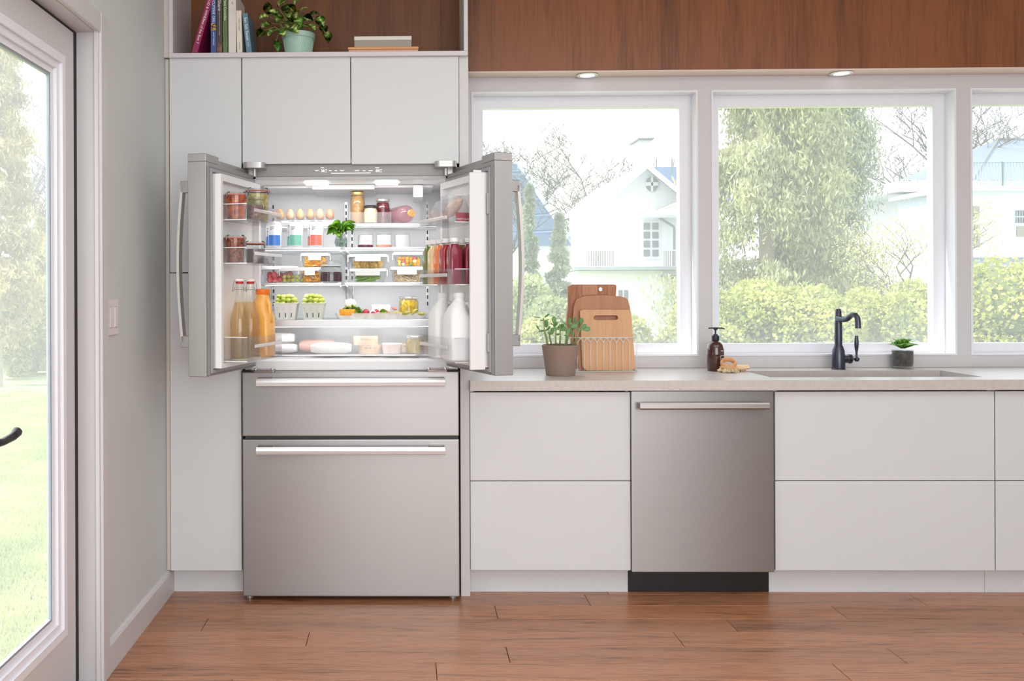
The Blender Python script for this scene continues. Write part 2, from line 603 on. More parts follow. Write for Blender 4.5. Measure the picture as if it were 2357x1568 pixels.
# lever handle on the lock stile
hz = PW(25, 1000, XW-0.01).z
hy = -1.652
hd = obj('lever_handle', tube(bmesh.new(), [(XD, hy, hz), (XD+0.03, hy, hz), (XD+0.055, hy+0.004, hz), (XD+0.062, hy+0.03, hz-0.001),
          (XD+0.064, hy+0.10, hz-0.006), (XD+0.064, hy+0.16, hz-0.002), (XD+0.064, hy+0.185, hz+0.006), (XD+0.064, hy+0.20, hz+0.004)],
          [0.012, 0.012, 0.013, 0.013, 0.010, 0.011, 0.0135, 0.008], 12), 'bronze', door, smooth=True)
hd['label'] = 'dark bronze lever'
bm = bmesh.new()
lathe(bm, [(0, 0), (0.026, 0), (0.026, 0.006), (0.02, 0.010), (0, 0.010)], seg=24)
obj('handle_rose', bm, 'bronze', hd, Matrix.Translation((XD, hy, hz)) @ Matrix.Rotation(PI/2, 4, 'Y'), 'auto')
# baseboard on the left wall
bz = 0.108
bm = bmesh.new()
prism(bm, [(XW, 0), (XW+0.016, 0), (XW+0.016, bz-0.014), (XW+0.010, bz-0.004), (XW+0.004, bz), (XW, bz)], 0.09-(DY0+cw), 'Y', DY0+cw)
for v in bm.verts: pass
struct(obj('baseboard_left', bm, 'trim_white'))

# ---------------------------------------------------------------- back wall, three windows
YC = 0.585
WX = [(PX(1088, YC, 500), PX(1604, YC, 500)), (PX(1640, YC, 500), PX(2198, YC, 500)), (PX(2235, YC, 500), PX(2235, YC, 500)+1.16)]
WZ1 = (P(1350, 212, YC).z+P(1920, 209, YC).z)/2
WZ0 = (P(1350, 818, YC).z+P(1920, 816, YC).z)/2
bm = bmesh.new()
bx(bm, (XW-0.10, YB, -0.1), (XR, YB+0.16, WZ0))
bx(bm, (XW-0.10, YB, WZ1), (XR, YB+0.16, ZC))
xs = [XW-0.10] + [x for w in WX for x in w] + [XR]
for a, b in zip(xs[0::2], xs[1::2]):
    bx(bm, (a, YB, WZ0), (b, YB+0.16, WZ1))
struct(obj('wall_back', bm, 'wall_sage'))
bm = bmesh.new()
x0, x1 = 0.27, XR
zt, zb = 2.322, 0.9145
bx(bm, (x0, YC, WZ1), (x1, YB, zt))
bx(bm, (x0, YC, zb), (x1, YB, WZ0))
xs = [x0] + [x for w in WX for x in w] + [x1]
for a, b in zip(xs[0::2], xs[1::2]):
    bx(bm, (a, YC, WZ0), (b, YB, WZ1))
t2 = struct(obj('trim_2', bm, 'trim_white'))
t2['label'] = 'broad flat white casing between the windows'
for k, (a, b) in enumerate(WX):
    w = thing('window_%d' % (k+1), ['white fixed window behind the fridge door', 'white fixed window behind the sink', 'white window at the right picture edge'][k],
              'window', (a, YC, WZ0))
    w['kind'] = 'structure'; del w['category']
    def rect(i, ib=None):
        ib = i if ib is None else ib
        return [(a+i, WZ0+ib), (a+i, WZ1-i), (b-i, WZ1-i), (b-i, WZ0+ib)]
    bm = bmesh.new()
    ring_prism(bm, rect(-0.005), rect(0.004), 0.012, YC-0.006)
    obj('edge_bead', bm, 'window_white', w)
    bm = bmesh.new()
    ring_prism(bm, rect(-0.004), rect(0.002), 0.17, YC+0.003)
    obj('jamb_lining', bm, 'window_white', w)
    bm = bmesh.new()
    ring_prism(bm, rect(0.0), rect(0.058, 0.048), 0.05, YC+0.080)
    obj('sash', bm, 'window_white', w)
    box('pane', (a+0.055, YC+0.105, WZ0+0.045), (b-0.055, YC+0.109, WZ1-0.055), 'pane_glass', w)
    box('outer_sill', (a-0.05, YC+0.155, WZ0-0.03), (b+0.05, YC+0.24, WZ0-0.004), 'window_white', w, 0.004)

# ---------------------------------------------------------------- wood bulkhead with its downlights
bk = thing('wood_bulkhead', 'reddish brown wood veneer bulkhead above the row of windows', 'wood panel', (0.25, 0.49, 2.322))
YK = 0.478
box('panel', (0.268, YK, zt+0.002), (XR-0.005, YB-0.001, ZC-0.002), 'veneer', bk, 0.001)
box('underside', (0.270, YK+0.003, zt-0.006), (XR-0.008, YC-0.001, zt+0.0025), 'soffit_underside', bk)
for px, lab in ((1352, 'round recessed downlight above the window beside the fridge'), (1937, 'round recessed downlight above the sink window')):
    x = PX(px, 0.53, 178)
    t = thing('downlight', lab, 'light', (x, 0.53, zt-0.006), 'downlights under the wood bulkhead')
    revolve('rim', [(0.036, -0.002), (0.050, -0.002), (0.052, -0.0045), (0.047, -0.0075), (0.036, -0.006), (0.036, -0.002)], (x, 0.531, zt-0.006), 'steel_handle', t, 32)
    revolve('lens', [(0, -0.0045), (0.028, -0.0055), (0.036, -0.005), (0.036, -0.001), (0, -0.001)], (x, 0.531, zt-0.006), 'lamp_lens', t, 32)

# ---------------------------------------------------------------- light switch on the left wall
a = PW(243.5, 731, XW); b = PW(268, 731, XW)
zt_, zb_ = PW(256, 690, XW).z, PW(256, 771, XW).z
sw = thing('light_switch', 'white double rocker light switch on the sage wall', 'light switch', (XW, (a.y+b.y)/2, zb_))
box('plate', (XW, a.y, zb_), (XW+0.007, b.y, zt_), 'outlet_white', sw, 0.002, 2)
wy = (b.y-a.y)
for f in (0.27, 0.73):
    c = a.y+wy*f
    rk = box('rocker', (XW+0.006, c-0.0155, zb_+0.026), (XW+0.0105, c+0.0155, zt_-0.026), 'outlet_white', sw, 0.0015)
    box('rocker_frame', (XW+0.0065, c-0.0175, zb_+0.024), (XW+0.0078, c+0.0175, zt_-0.024), M('switch_grey', (196, 186, 186), 0.5), rk)

# ================================================================ cabinets
YF = 0.02             # door and drawer fronts
YK2 = 0.092           # toe kicks
def front(name, px0, px1, py0, py1, parent, Y=YF, mat='cabinet_white', t=0.019):
    pxm, pym = (px0+px1)/2, (py0+py1)/2
    return box(name, (PX(px0, Y, pym), Y, PZ(py1, Y, pxm)), (PX(px1, Y, pym), Y+t, PZ(py0, Y, pxm)), mat, parent, 0.0012)
def carcass(lo, hi, parent, t=0.016, top=True):
    bm = bmesh.new()
    bx(bm, lo, (lo[0]+t, hi[1], hi[2])); bx(bm, (hi[0]-t, lo[1], lo[2]), hi)
    bx(bm, (lo[0]+t, lo[1], lo[2]), (hi[0]-t, hi[1], lo[2]+t))
    bx(bm, (lo[0]+t, hi[1]-0.008, lo[2]+t), (hi[0]-t, hi[1], hi[2]))
    if top:
        bx(bm, (lo[0]+t, lo[1], hi[2]-t), (hi[0]-t, hi[1]-0.008, hi[2]))
    return obj('carcass', bm, 'cabinet_white', parent)
# pantry tower on the left
pan = thing('pantry_cabinet', 'tall white handleless pantry cabinet left of the fridge', 'cabinet', (PX(470, YF), 0.3, 0))
xa, xb = PX(390, YF, 700), PX(556, YF, 700)
carcass((xa+0.001, 0.043, 0.105), (xb-0.003, 0.60, 2.279), pan)
d1 = front('door', 390.5, 555.5, 131, 627, pan); d2 = front('door', 392, 555.5, 629, 1314, pan)
box('toe_kick', (xa-0.01, YK2, 0.0), (xb-0.003, YK2+0.018, 0.106), 'cabinet_white', pan)
box('filler_strip', (XW+0.001, 0.030, PZ(1313, 0.03, 380)), (xa-0.0015, 0.05, 2.279), M('filler', (208, 200, 192), 0.45, var=0.01), pan, 0.001)
# cabinet above the fridge
ov = thing('over_fridge_cabinet', 'white two-door wall cabinet above the open fridge', 'cabinet', (PX(807, YF), 0.3, 1.83))
carcass((xb-0.0005, 0.043, 1.838), (PX(1056, YF), 0.60, 2.279), ov)
front('door', 558, 806.5, 131, 377, ov); front('door', 808.5, 1056, 131, 377, ov)
# end panel beside the fridge
xe0, xe1 = PX(1058.5, 0.03, 700), PX(1080, 0.03, 700)
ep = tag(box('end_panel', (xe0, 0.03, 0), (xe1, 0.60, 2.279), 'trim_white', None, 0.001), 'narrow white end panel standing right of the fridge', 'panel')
# open shelf above
zs0, zs1 = PZ(130, 0.0, 720), PZ(119.5, 0.0, 720)
xs0, xs1 = PX(388.5, 0.0, 60), PX(1077, 0.0, 60)
sh = thing('open_shelf_unit', 'open white shelf with shaded wood back above the cabinets', 'shelf', ((xs0+xs1)/2, 0.2, zs0))
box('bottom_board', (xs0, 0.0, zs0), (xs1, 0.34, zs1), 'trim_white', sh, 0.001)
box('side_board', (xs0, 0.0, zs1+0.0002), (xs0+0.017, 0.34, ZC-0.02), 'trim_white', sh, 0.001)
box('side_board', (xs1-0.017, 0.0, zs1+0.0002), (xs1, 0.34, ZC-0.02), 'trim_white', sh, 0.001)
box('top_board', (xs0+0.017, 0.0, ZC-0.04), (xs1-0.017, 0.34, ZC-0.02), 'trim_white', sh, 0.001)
xp = PX(1014, 0.33, 60)
box('back_panel', (xs0+0.017, 0.330, zs1+0.0003), (xp-0.0006, 0.345, ZC-0.04), 'veneer_shaded', sh)
box('back_panel', (xp+0.0006, 0.328, zs1+0.0003), (xs1-0.017, 0.345, ZC-0.04), 'veneer_shaded', sh)
box('wall_filler', (XW+0.001, 0.012, zs0+0.004), (xs0-0.001, 0.03, ZC-0.002), 'filler', sh)
# base cabinets
def base_cab(px0, px1, label, parent_px):
    t = thing('base_cabinet', label, 'cabinet', (PX(parent_px, YF), 0.3, 0), 'white base cabinets under the counter')
    a, b = PX(px0, YF, 1100), PX(px1, YF, 1100)
    ysk = 0.0
    carcass((a+0.001, 0.043, 0.105), (b-0.001, 0.58, 0.866), t, top=False)
    z = [PZ(903, YF, 1300), PZ(1106.5, YF, 1300), PZ(1108.5, YF, 1300), PZ(1313, YF, 1300)]
    box('drawer_front', (a+0.0015, YF, z[1]), (b-0.0015, YF+0.019, z[0]), 'cabinet_white', t, 0.0012)
    box('drawer_front', (a+0.0015, YF, z[3]), (b-0.0015, YF+0.019, z[2]), 'cabinet_white', t, 0.0012)
    return t, a, b
c1, a1, b1 = base_cab(1082, 1452, 'white two-drawer base cabinet between fridge and dishwasher', 1266)
box('toe_kick', (a1, YK2, 0), (PX(1445, YK2, 1340), YK2+0.018, 0.106), 'cabinet_white', c1)
c2, a2, b2 = base_cab(1783.5, 2290, 'wide white two-drawer base cabinet under the sink', 2036)
box('toe_kick', (PX(1769.5, YK2, 1340), YK2, 0), (b2, YK2+0.018, 0.106), 'cabinet_white', c2)
c3, a3, b3 = base_cab(2291, 2750, 'white base cabinet cut off by the right picture edge', 2500)
box('toe_kick', (a3, YK2, 0), (b3, YK2+0.018, 0.106), 'cabinet_white', c3)
# dishwasher
dw = thing('dishwasher', 'stainless steel dishwasher between the white base cabinets', 'dishwasher', (PX(1617, 0), 0.3, 0))
YW = 0.0
xa, xb = PX(1454.5, YW, 1100), PX(1781.5, YW, 1100)
za, zb2 = PZ(1317.5, YW, 1617), PZ(901, YW, 1617)
box('tub', (xa-0.002, 0.04, 0.106), (xb+0.002, 0.57, zb2+0.003), 'black_rubber', dw)
dd = box('door', (xa, YW, za), (xb, YW+0.035, zb2), 'steel', dw, 0.003, 2)
box('top_edge', (xa+0.001, YW+0.004, zb2-0.001), (xb-0.001, YW+0.034, zb2+0.002), M('edge_grey', (120, 118, 118), 0.4), dw)
YH = YW-0.045
hx0, hx1 = PX(1474, YH, 935), PX(1772, YH, 935)
hz0, hz1 = PZ(943.5, YH, 1617), PZ(928, YH, 1617)
bm = bmesh.new()
prism(bm, [(YH, hz0+0.006), (YH+0.004, hz0), (YH+0.018, hz0), (YH+0.020, hz1), (YH+0.003, hz1), (YH, hz1-0.005)], hx1-hx0, 'X', hx0)
hb = obj('handle', bm, 'steel_bar', dd)
for x in (hx0, hx1-0.018):
    box('handle_post', (x, YH+0.012, hz0+0.001), (x+0.018, YW+0.001, hz1-0.001), 'steel_dark', dd, 0.002)
box('toe_panel', (PX(1445.5, YK2, 1340), YK2-0.002, 0.004), (PX(1769, YK2, 1340), YK2+0.02, 0.108), 'toe_black', dw)
# ---------------------------------------------------------------- worktop with the sink cut-out
YT = -0.012
ztop, zbot = 0.9140, PZ(900, YT, 1300)
sy0, sy1 = 0.114, 0.425
sx0, sx1 = PX(1773, sy0, 872), PX(2262, sy0, 870)
bm = bmesh.new()
ring_prism(bm, [(xe1+0.0005, YT), (4.3, YT), (4.3, YB-0.018), (xe1+0.0005, YB-0.018)],
           [(sx0, sy0), (sx1, sy0), (sx1, sy1), (sx0, sy1)], ztop-zbot, zbot, 'Z')
tag(obj('worktop', bm, 'countertop'), 'pale stone worktop running under the windows', 'worktop')
sk = thing('sink', 'stainless undermount sink set into the pale worktop', 'sink', ((sx0+sx1)/2, (sy0+sy1)/2, zbot-0.21))
bm = bmesh.new()
zz = zbot-0.0005
o_ = [(sx0-0.02, sy0-0.02), (sx1+0.02, sy0-0.02), (sx1+0.02, sy1+0.02), (sx0-0.02, sy1+0.02)]
i_ = [(sx0+0.004, sy0+0.004), (sx1-0.004, sy0+0.004), (sx1-0.004, sy1-0.004), (sx0+0.004, sy1-0.004)]
ring_prism(bm, o_, i_, -0.012, zz, 'Z')
ring_prism(bm, [(p[0]-0.002*(1 if p[0] < 2 else -1), p[1]) for p in i_], [(sx0+0.02, sy0+0.02), (sx1-0.02, sy0+0.02), (sx1-0.02, sy1-0.02), (sx0+0.02, sy1-0.02)], -0.20, zz-0.010, 'Z')
bx(bm, (sx0+0.01, sy0+0.01, zz-0.215), (sx1-0.01, sy1-0.01, zz-0.207))
obj('basin', bm, 'steel_dark', sk)
revolve('drain', [(0, 0.0), (0.04, 0.0), (0.045, 0.004), (0.03, 0.006), (0, 0.003)], ((sx0+sx1)/2, (sy0+sy1)/2, zz-0.207), 'steel_handle', sk)
# ================================================================ refrigerator
M('liner_white', (238, 238, 240), 0.35, var=0.006, scale=4)
M('liner_back', (232, 231, 233), 0.38, var=0.01, scale=4)
M('gasket', (134, 134, 138), 0.55)
M('control_grey', (150, 149, 150), 0.3, var=0.01)
M('display_white', (255, 255, 255), 0.4, emit=1.1)
M('dark_plastic', (44, 46, 50), 0.4)
M('hinge_grey', (190, 186, 184), 0.3, metal=0.6)
M('bottom_hinge', (140, 122, 118), 0.25, metal=0.7)
M('led', (255, 255, 255), 0.3, emit=4.0)
M('fill_glow', (255, 255, 255), 0.3, emit=2.5)  # glow of the fill strips added under the shelves
Z4_FILL = PZ(737, 0.125, 800)-0.031
CLEAR('bin_clear', (252, 252, 253), 0.30, haze=0.045, rough=0.06)
CLEAR('shelf_glass', (246, 249, 250), 0.25, haze=0.06, rough=0.04)
CLEAR('drawer_clear', (253, 253, 253), 0.22, haze=0.07, rough=0.06)
M('bin_rail', (226, 226, 230), 0.25, metal=0.3)
STEEL('steel_bow', (244, 241, 239), 0.5, grain=(40, 40, 1), aniso=0.0)
STEEL('shelf_metal', (190, 189, 190), 0.4, grain=(1, 200, 200))

FX = PX(807, -0.03, 1100)             # fridge centre line
FH = 0.4520
fr = thing('refrigerator', 'stainless french door fridge with both upper doors wide open', 'refrigerator', (FX, 0.3, 0))
YFB = 0.05                            # front of the body behind the doors
L0, L1 = FX-0.424, FX+0.408           # inside width of the liner
LZ0, LZ1 = 1.000, PZ(413, YFB, 800)   # inside height
YLB = 0.545                           # back of the liner
zb0 = PZ(853, YFB, 800)
ztopf = PZ(379, YFB, 800)
# outer case
bm = bmesh.new()
bx(bm, (FX-FH, YFB+0.001, 0.045), (L0-0.004, 0.60, ztopf)); bx(bm, (L1+0.004, YFB+0.001, 0.045), (FX+FH, 0.60, ztopf))
bx(bm, (L0-0.004, YLB+0.01, 0.045), (L1+0.004, 0.60, ztopf)); bx(bm, (L0-0.004, YFB+0.002, LZ1+0.012), (L1+0.004, YLB+0.01, ztopf))
bx(bm, (L0-0.004, YFB+0.002, 0.045), (L1+0.004, YLB+0.01, zb0-0.01))
obj('case', bm, 'steel_dark', fr)
# white liner: open box
bm = bmesh.new()
t = 0.004
bx(bm, (L0-t, YFB, LZ0-t), (L0, YLB, LZ1)); bx(bm, (L1, YFB, LZ0-t), (L1+t, YLB, LZ1))
bx(bm, (L0, YFB, LZ1), (L1, YLB, LZ1+t)); bx(bm, (L0, YFB+0.02, LZ0-t), (L1, YLB, LZ0))
bx(bm, (L0-t, YFB-0.002, zb0), (L1+t, YFB+0.05, LZ0-t), 0.006, 2)
obj('liner', bm, 'liner_white', fr)
box('liner_back_wall', (L0+0.001, YLB-0.006, LZ0), (L1-0.001, YLB, LZ1), 'liner_back', fr)
# control strip over the opening, grey head below it
box('control_panel', (FX-0.405, YFB-0.004, PZ(406, YFB, 800)), (FX+0.405, YFB+0.002, ztopf+0.002), 'control_grey', fr, 0.002)
box('head_strip', (FX-0.405, YFB-0.001, PZ(413.5, YFB, 800)), (FX+0.405, YFB+0.006, PZ(406.5, YFB, 800)), M('head_grey', (184, 184, 185), 0.4), fr)
cp = fr.children[-2]
def panel_text(s, px, py, size):
    p = P(px, py, YFB-0.0046)
    return text('display', s, size, Matrix.Translation(p) @ FACE, 'display_white', cp, 0.0001)
panel_text('36', 743, 393.5, 0.0165); panel_text('00', 869.5, 393.5, 0.0165)
panel_text('Fridge', 742, 386, 0.0058); panel_text('Freezer', 868, 386, 0.0058)
for px, w in ((729, 8), (760, 6), (773, 5), (787, 9), (822, 9), (838, 6), (853, 9)):
    a = P(px-w/2, 393.6, YFB-0.0046); b = P(px+w/2, 392.6, YFB-0.0046)
    box('display', (a.x, YFB-0.0049, a.z), (b.x, YFB-0.0042, b.z), 'display_white', cp)
for px in (750.5, 877):
    for py in (391, 396):
        a = P(px-1.8, py+0.6, YFB-0.0046); b = P(px+1.8, py-0.6, YFB-0.0046)
        box('display', (a.x, YFB-0.0049, a.z), (b.x, YFB-0.0042, b.z), 'display_white', cp)
a = P(762, 399.6, YFB); b = P(853, 398.2, YFB)
box('display', (a.x, YFB-0.0049, a.z), (b.x, YFB-0.0042, b.z), 'display_white', cp)
# lamps in the roof of the fridge
for px in (729, 890):
    c = P(px, 425, 0.16)
    lm = box('lamp', (c.x-0.05, 0.13, LZ1-0.010), (c.x+0.05, 0.19, LZ1-0.0005), 'led', fr, 0.003)
a0, a1 = PX(718, 0.24, 430), PX(862, 0.24, 430)
box('air_duct', (a0, 0.24, LZ1-0.022), (a1, YLB-0.01, LZ1-0.001), 'liner_white', fr, 0.006, 2)
box('roof_step', (L0+0.02, 0.26, LZ1-0.012), (L1-0.05, YLB-0.01, LZ1-0.0008), 'liner_white', fr, 0.004)
box('filter_box', (PX(951, 0.25, 440), 0.24, PZ(455, 0.25)), (PX(974, 0.25, 440), 0.5, LZ1-0.002), 'liner_white', fr, 0.008, 2)
light('fridge_lamp', 'AREA', (FX, 0.10, LZ1-0.012), (FX, 0.20, 1.2), 2.1, (1.0, 0.99, 0.98), 0.55, 0.05)
# glowing strips and area lights added under the shelf fronts to brighten lower shelves
FILLS = [(1.590-0.016, 0.23, 0.55), (PZ(570.5, 0.125, 800)-0.011, 0.145, 0.85), (PZ(651.5, 0.125, 800)-0.011, 0.145, 1.0), (Z4_FILL, 0.145, 0.8)]
for zl, yl, en in FILLS:
    box('fill_strip', (FX-0.38, yl-0.003, zl), (FX+0.37, yl+0.003, zl+0.002), 'fill_glow', fr)
    light('fridge_fill_light', 'AREA', (FX, yl, zl-0.001), (FX, yl+0.16, zl-0.15), en, (1.0, 0.995, 0.99), 0.74, 0.006)
# ---------------------------------------------------------------- shelves
YS = 0.125
Z1, Z2, Z3, Z4 = 1.590, PZ(570.5, YS, 800), PZ(651.5, YS, 800), PZ(737, YS, 800)
xm = PX(791, YS+0.05, 610)
def shelf(x0, x1, z, y0=YS, y1=YLB-0.02, fh=0.009):
    s = box('shelf', (x0, y0+0.004, z-0.006), (x1, y1, z), 'shelf_glass', fr)
    box('shelf_front', (x0, y0-0.003, z-fh), (x1, y0+0.006, z+0.0015), 'shelf_metal', s, 0.0015)
    box('shelf_back', (x0, y1-0.004, z-0.008), (x1, y1+0.004, z+0.006), 'liner_white', s, 0.001)
    return s
shelf(L0+0.012, L1-0.035, Z1, 0.215, YLB-0.02, 0.014)
for z in (Z2, Z3):
    shelf(L0+0.006, xm-0.006, z); shelf(xm+0.006, L1-0.006, z)
s4 = shelf(L0+0.004, L1-0.004, Z4, YS, YLB-0.02, 0.028)
# cantilever brackets and their slotted tracks on the back wall
tracks = [PX(619, YLB-0.02, 600)+0.02, xm-0.012, xm+0.016, PX(984, YLB-0.02, 600)]
for x in tracks:
    tk = box('shelf_track', (x-0.007, YLB-0.010, 1.20), (x+0.007, YLB-0.0055, LZ1-0.05), 'shelf_metal', fr)
    for k in range(16):
        z = 1.22+k*0.031
        box('slot', (x-0.0035, YLB-0.0108, z), (x+0.0035, YLB-0.0095, z+0.018), 'dark_plastic', tk)
for z in (Z2, Z3):
    for x in (L0+0.012, xm-0.012, xm+0.016, L1-0.014):
        bm = bmesh.new()
        prism(bm, [(YS+0.02, z-0.008), (YLB-0.012, z-0.008), (YLB-0.012, z-0.075), (YLB-0.03, z-0.07), (YLB-0.10, z-0.035), (YS+0.03, z-0.016)], 0.004, 'X', x-0.002)
        obj('shelf_bracket', bm, 'liner_white', fr)
# ---------------------------------------------------------------- wide clear drawer at the bottom
dz0, dz1 = 1.012, Z4-0.030
bm = bmesh.new()
xa, xb = L0+0.012, L1-0.012
bx(bm, (xa, YS+0.002, dz0), (xb, YS+0.005, dz1), 0.001)
bx(bm, (xa, YS+0.005, dz0), (xa+0.003, YLB-0.03, dz1-0.01)); bx(bm, (xb-0.003, YS+0.005, dz0), (xb, YLB-0.03, dz1-0.01))
bx(bm, (xa+0.003, YLB-0.033, dz0), (xb-0.003, YLB-0.03, dz1-0.01))
bx(bm, (xa+0.003, YS+0.005, dz0), (xb-0.003, YLB-0.033, dz0+0.003))
cd_ = obj('clear_drawer', bm, 'drawer_clear', fr)
box('drawer_lip', (xa, YS-0.004, dz0-0.002), (xb, YS+0.003, dz0+0.004), 'bin_rail', cd_, 0.001)
box('drawer_latch', (PX(957, YS, 817), YS-0.008, PZ(818.3, YS)), (PX(970, YS, 817), YS-0.003, PZ(816.2, YS)), M('latch_grey', (150, 150, 155), 0.4), cd_)
# ---------------------------------------------------------------- the two freezer drawers
YD = -0.03
def steel_drawer(py0, py1, hy):
    z0, z1 = PZ(py1, YD, 807), PZ(py0, YD, 807)
    d = box('drawer', (FX-FH+0.001, YD, z0), (FX+FH-0.001, YFB-0.006, z1), 'steel', fr, 0.004, 2)
    Yh = YD-0.05
    a, b = PX(589.5, Yh, hy), PX(1025, Yh, hy)
    zc = PZ(hy, Yh, 807)
    hh = 0.0158
    bm = bmesh.new()
    prism(bm, [(Yh+0.0015, zc-hh), (Yh+0.016, zc-hh), (Yh+0.018, zc), (Yh+0.016, zc+hh), (Yh+0.003, zc+hh), (Yh, zc+hh*0.6), (Yh-0.0025, zc), (Yh, zc-hh*0.9)], b-a, 'X', a)
    h = obj('handle', bm, 'steel_handle', d)
    for s in (a+0.002, b-0.068):
        box('handle_bracket', (s, Yh+0.012, zc-0.006), (s+0.066, YD+0.001, zc+hh+0.002), 'steel_dark', d, 0.002)
    return d
dA = steel_drawer(857, 1004, 880.5)
dB = steel_drawer(1012, 1373.5, 1038.5)
box('drawer_gap', (FX-FH+0.012, YD+0.022, PZ(1014, YD, 807)), (FX+FH-0.004, YFB-0.006, PZ(1002, YD, 807)), 'dark_plastic', fr)
for px in (573, 1043):
    x = PX(px, -0.005, 1378)
    revolve('foot', [(0, 0), (0.014, 0), (0.014, 0.012), (0.008, 0.014), (0.008, 0.05), (0, 0.05)], (x, 0.02, 0), 'hinge_grey', fr, 16)
    revolve('rear_foot', [(0, 0), (0.014, 0), (0.014, 0.012), (0.008, 0.014), (0.008, 0.05), (0, 0.05)], (x, 0.50, 0), 'hinge_grey', fr, 16)
box('base_grille', (FX-FH+0.02, 0.06, 0.004), (FX+FH-0.02, 0.08, 0.05), 'black_rubber', fr)
# ---------------------------------------------------------------- upper doors, swung open
DZ0, DZ1_, DWID, DTH = 0.972, 1.812, 0.456, 0.080
def door_frame(hx, dirv, out):
    """local x: from hinge to free edge, local y: from the inner face outwards, z up"""
    x = Vector((dirv[0], dirv[1], 0)).normalized()
    y = Vector((out[0], out[1], 0)).normalized()
    m = Matrix.Identity(4)
    for i in range(3):
        m[i][0] = x[i]; m[i][1] = y[i]; m[i][2] = (0, 0, 1)[i]
    m[0][3], m[1][3], m[2][3] = hx[0], hx[1], 0
    return m
aL = math.radians(13.2); aR = math.radians(20.2)
HL, HR = Vector((FX-0.405, 0.025, 0)), Vector((FX+0.405, 0.025, 0))
ML = door_frame(HL, (-math.sin(aL), -math.cos(aL)), (-math.cos(aL), math.sin(aL)))
MR = door_frame(HR, (math.sin(aR), -math.cos(aR)), (math.cos(aR), math.sin(aR)))
def fridge_door(Mx, mirror, bins, label, flap):
    def b(name, lo, hi, mat, par, bev=0.0, seg=1):
        return box(name, lo, hi, mat, par, bev, seg, Mx)
    bm = bmesh.new()
    bx(bm, (0.0, 0.006, DZ0), (DWID, DTH, DZ1_-0.03), 0.002)
    bx(bm, (DWID-0.115, 0.006, DZ1_-0.031), (DWID, DTH, DZ1_), 0.002)
    bx(bm, (0.0, 0.030, DZ1_-0.031), (DWID-0.116, DTH, DZ1_-0.006), 0.001)
    d = obj('door', bm, 'steel_vertical', fr, Mx)
    d['label'] = label
    # grey gasket frame
    bm = bmesh.new()
    ring_prism(bm, [(0.006, DZ0+0.006), (0.006, DZ1_-0.048), (DWID-0.008, DZ1_-0.048), (DWID-0.008, DZ0+0.006)],
               [(0.034, DZ0+0.032), (0.034, DZ1_-0.076), (DWID-0.036, DZ1_-0.076), (DWID-0.036, DZ0+0.032)], 0.012, -0.005)
    obj('gasket', bm, 'gasket', d, Mx)
    bm = bmesh.new()
    ring_prism(bm, [(0.013, DZ0+0.013), (0.013, DZ1_-0.055), (DWID-0.015, DZ1_-0.055), (DWID-0.015, DZ0+0.013)],
               [(0.026, DZ0+0.025), (0.026, DZ1_-0.068), (DWID-0.028, DZ1_-0.068), (DWID-0.028, DZ0+0.025)], 0.004, -0.009)
    obj('gasket_lip', bm, M('gasket_light', (168, 168, 172), 0.5), d, Mx)
    # white inner liner with raised rim
    bm = bmesh.new()
    bx(bm, (0.034, -0.016, DZ0+0.032), (DWID-0.034, 0.006, DZ1_-0.074))
    ol = [(0.032, DZ0+0.030), (0.032, DZ1_-0.074), (DWID-0.034, DZ1_-0.074), (DWID-0.034, DZ0+0.030)]
    il = [(0.050, DZ0+0.048), (0.050, DZ1_-0.100), (DWID-0.052, DZ1_-0.100), (DWID-0.052, DZ0+0.048)]
    ring_prism(bm, ol, il, 0.044, -0.040)
    obj('door_liner', bm, 'liner_white', d, Mx)
    # bins: clear trays with a rail
    for z0, z1, lid in bins:
        u0, u1, p1 = 0.062, DWID-0.062, -0.152
        bm = bmesh.new()
        tk = 0.003
        bx(bm, (u1-tk, p1+0.02, z0), (u1, -0.017, z1)); bx(bm, (u0, p1+0.02, z0), (u0+tk, -0.017, z1))
        bx(bm, (u0+0.02, p1, z0), (u1-0.02, p1+tk, z1))
        for ua, ub in ((u1-0.02, u1), (u0+0.02, u0)):
            q = [(ua, p1), (ub, p1+0.02), (ub-tk*(1 if ub > ua else -1), p1+0.02), (ua, p1+tk)]
            prism(bm, q, z1-z0, 'Z', z0)
        bx(bm, (u0+tk, p1+tk, z0), (u1-tk, -0.017, z0+tk))
        bn = obj('door_bin', bm, 'bin_clear', d, Mx)
        zc = z0+(z1-z0)*(0.62 if not lid else 0.18)
        b('bin_rail', (u0+0.022, p1-0.003, zc-0.006), (u1-0.022, p1-0.0005, zc+0.007), 'bin_rail', d, 0.001)
        b('bin_edge', (u1-0.002, p1+0.02, z1-0.002), (u1+0.0015, -0.018, z1+0.0015), 'bin_rail', d)
        b('bin_edge', (u1-0.002, p1+0.02, z0-0.001), (u1+0.0015, -0.018, z0+0.003), 'bin_rail', d)
    # bow handle on the outer face near the free edge
    hu = DWID-0.030
    zt, zb = 1.712, 1.080
    n = 16
    bm = bmesh.new()
    path = []
    for k in range(n+1):
        t = k/n
        path.append(Vector((hu, DTH+0.034+0.018*math.sin(PI*t), zb+0.02+(zt-zb-0.04)*t)))
    rings = []
    for p in path:
        rings.append([bm.verts.new(p+Vector(q)) for q in ((-0.013, -0.006, 0), (0.013, -0.006, 0), (0.013, 0.005, 0), (0.006, 0.009, 0), (-0.006, 0.009, 0), (-0.013, 0.005, 0))])
    for r0, r1 in zip(rings, rings[1:]):
        for k in range(6):
            bm.faces.new((r0[k], r0[(k+1) % 6], r1[(k+1) % 6], r1[k]))
    bm.faces.new(rings[0]); bm.faces.new(rings[-1][::-1])
    h = obj('handle', bm, 'steel_bow', d, Mx)
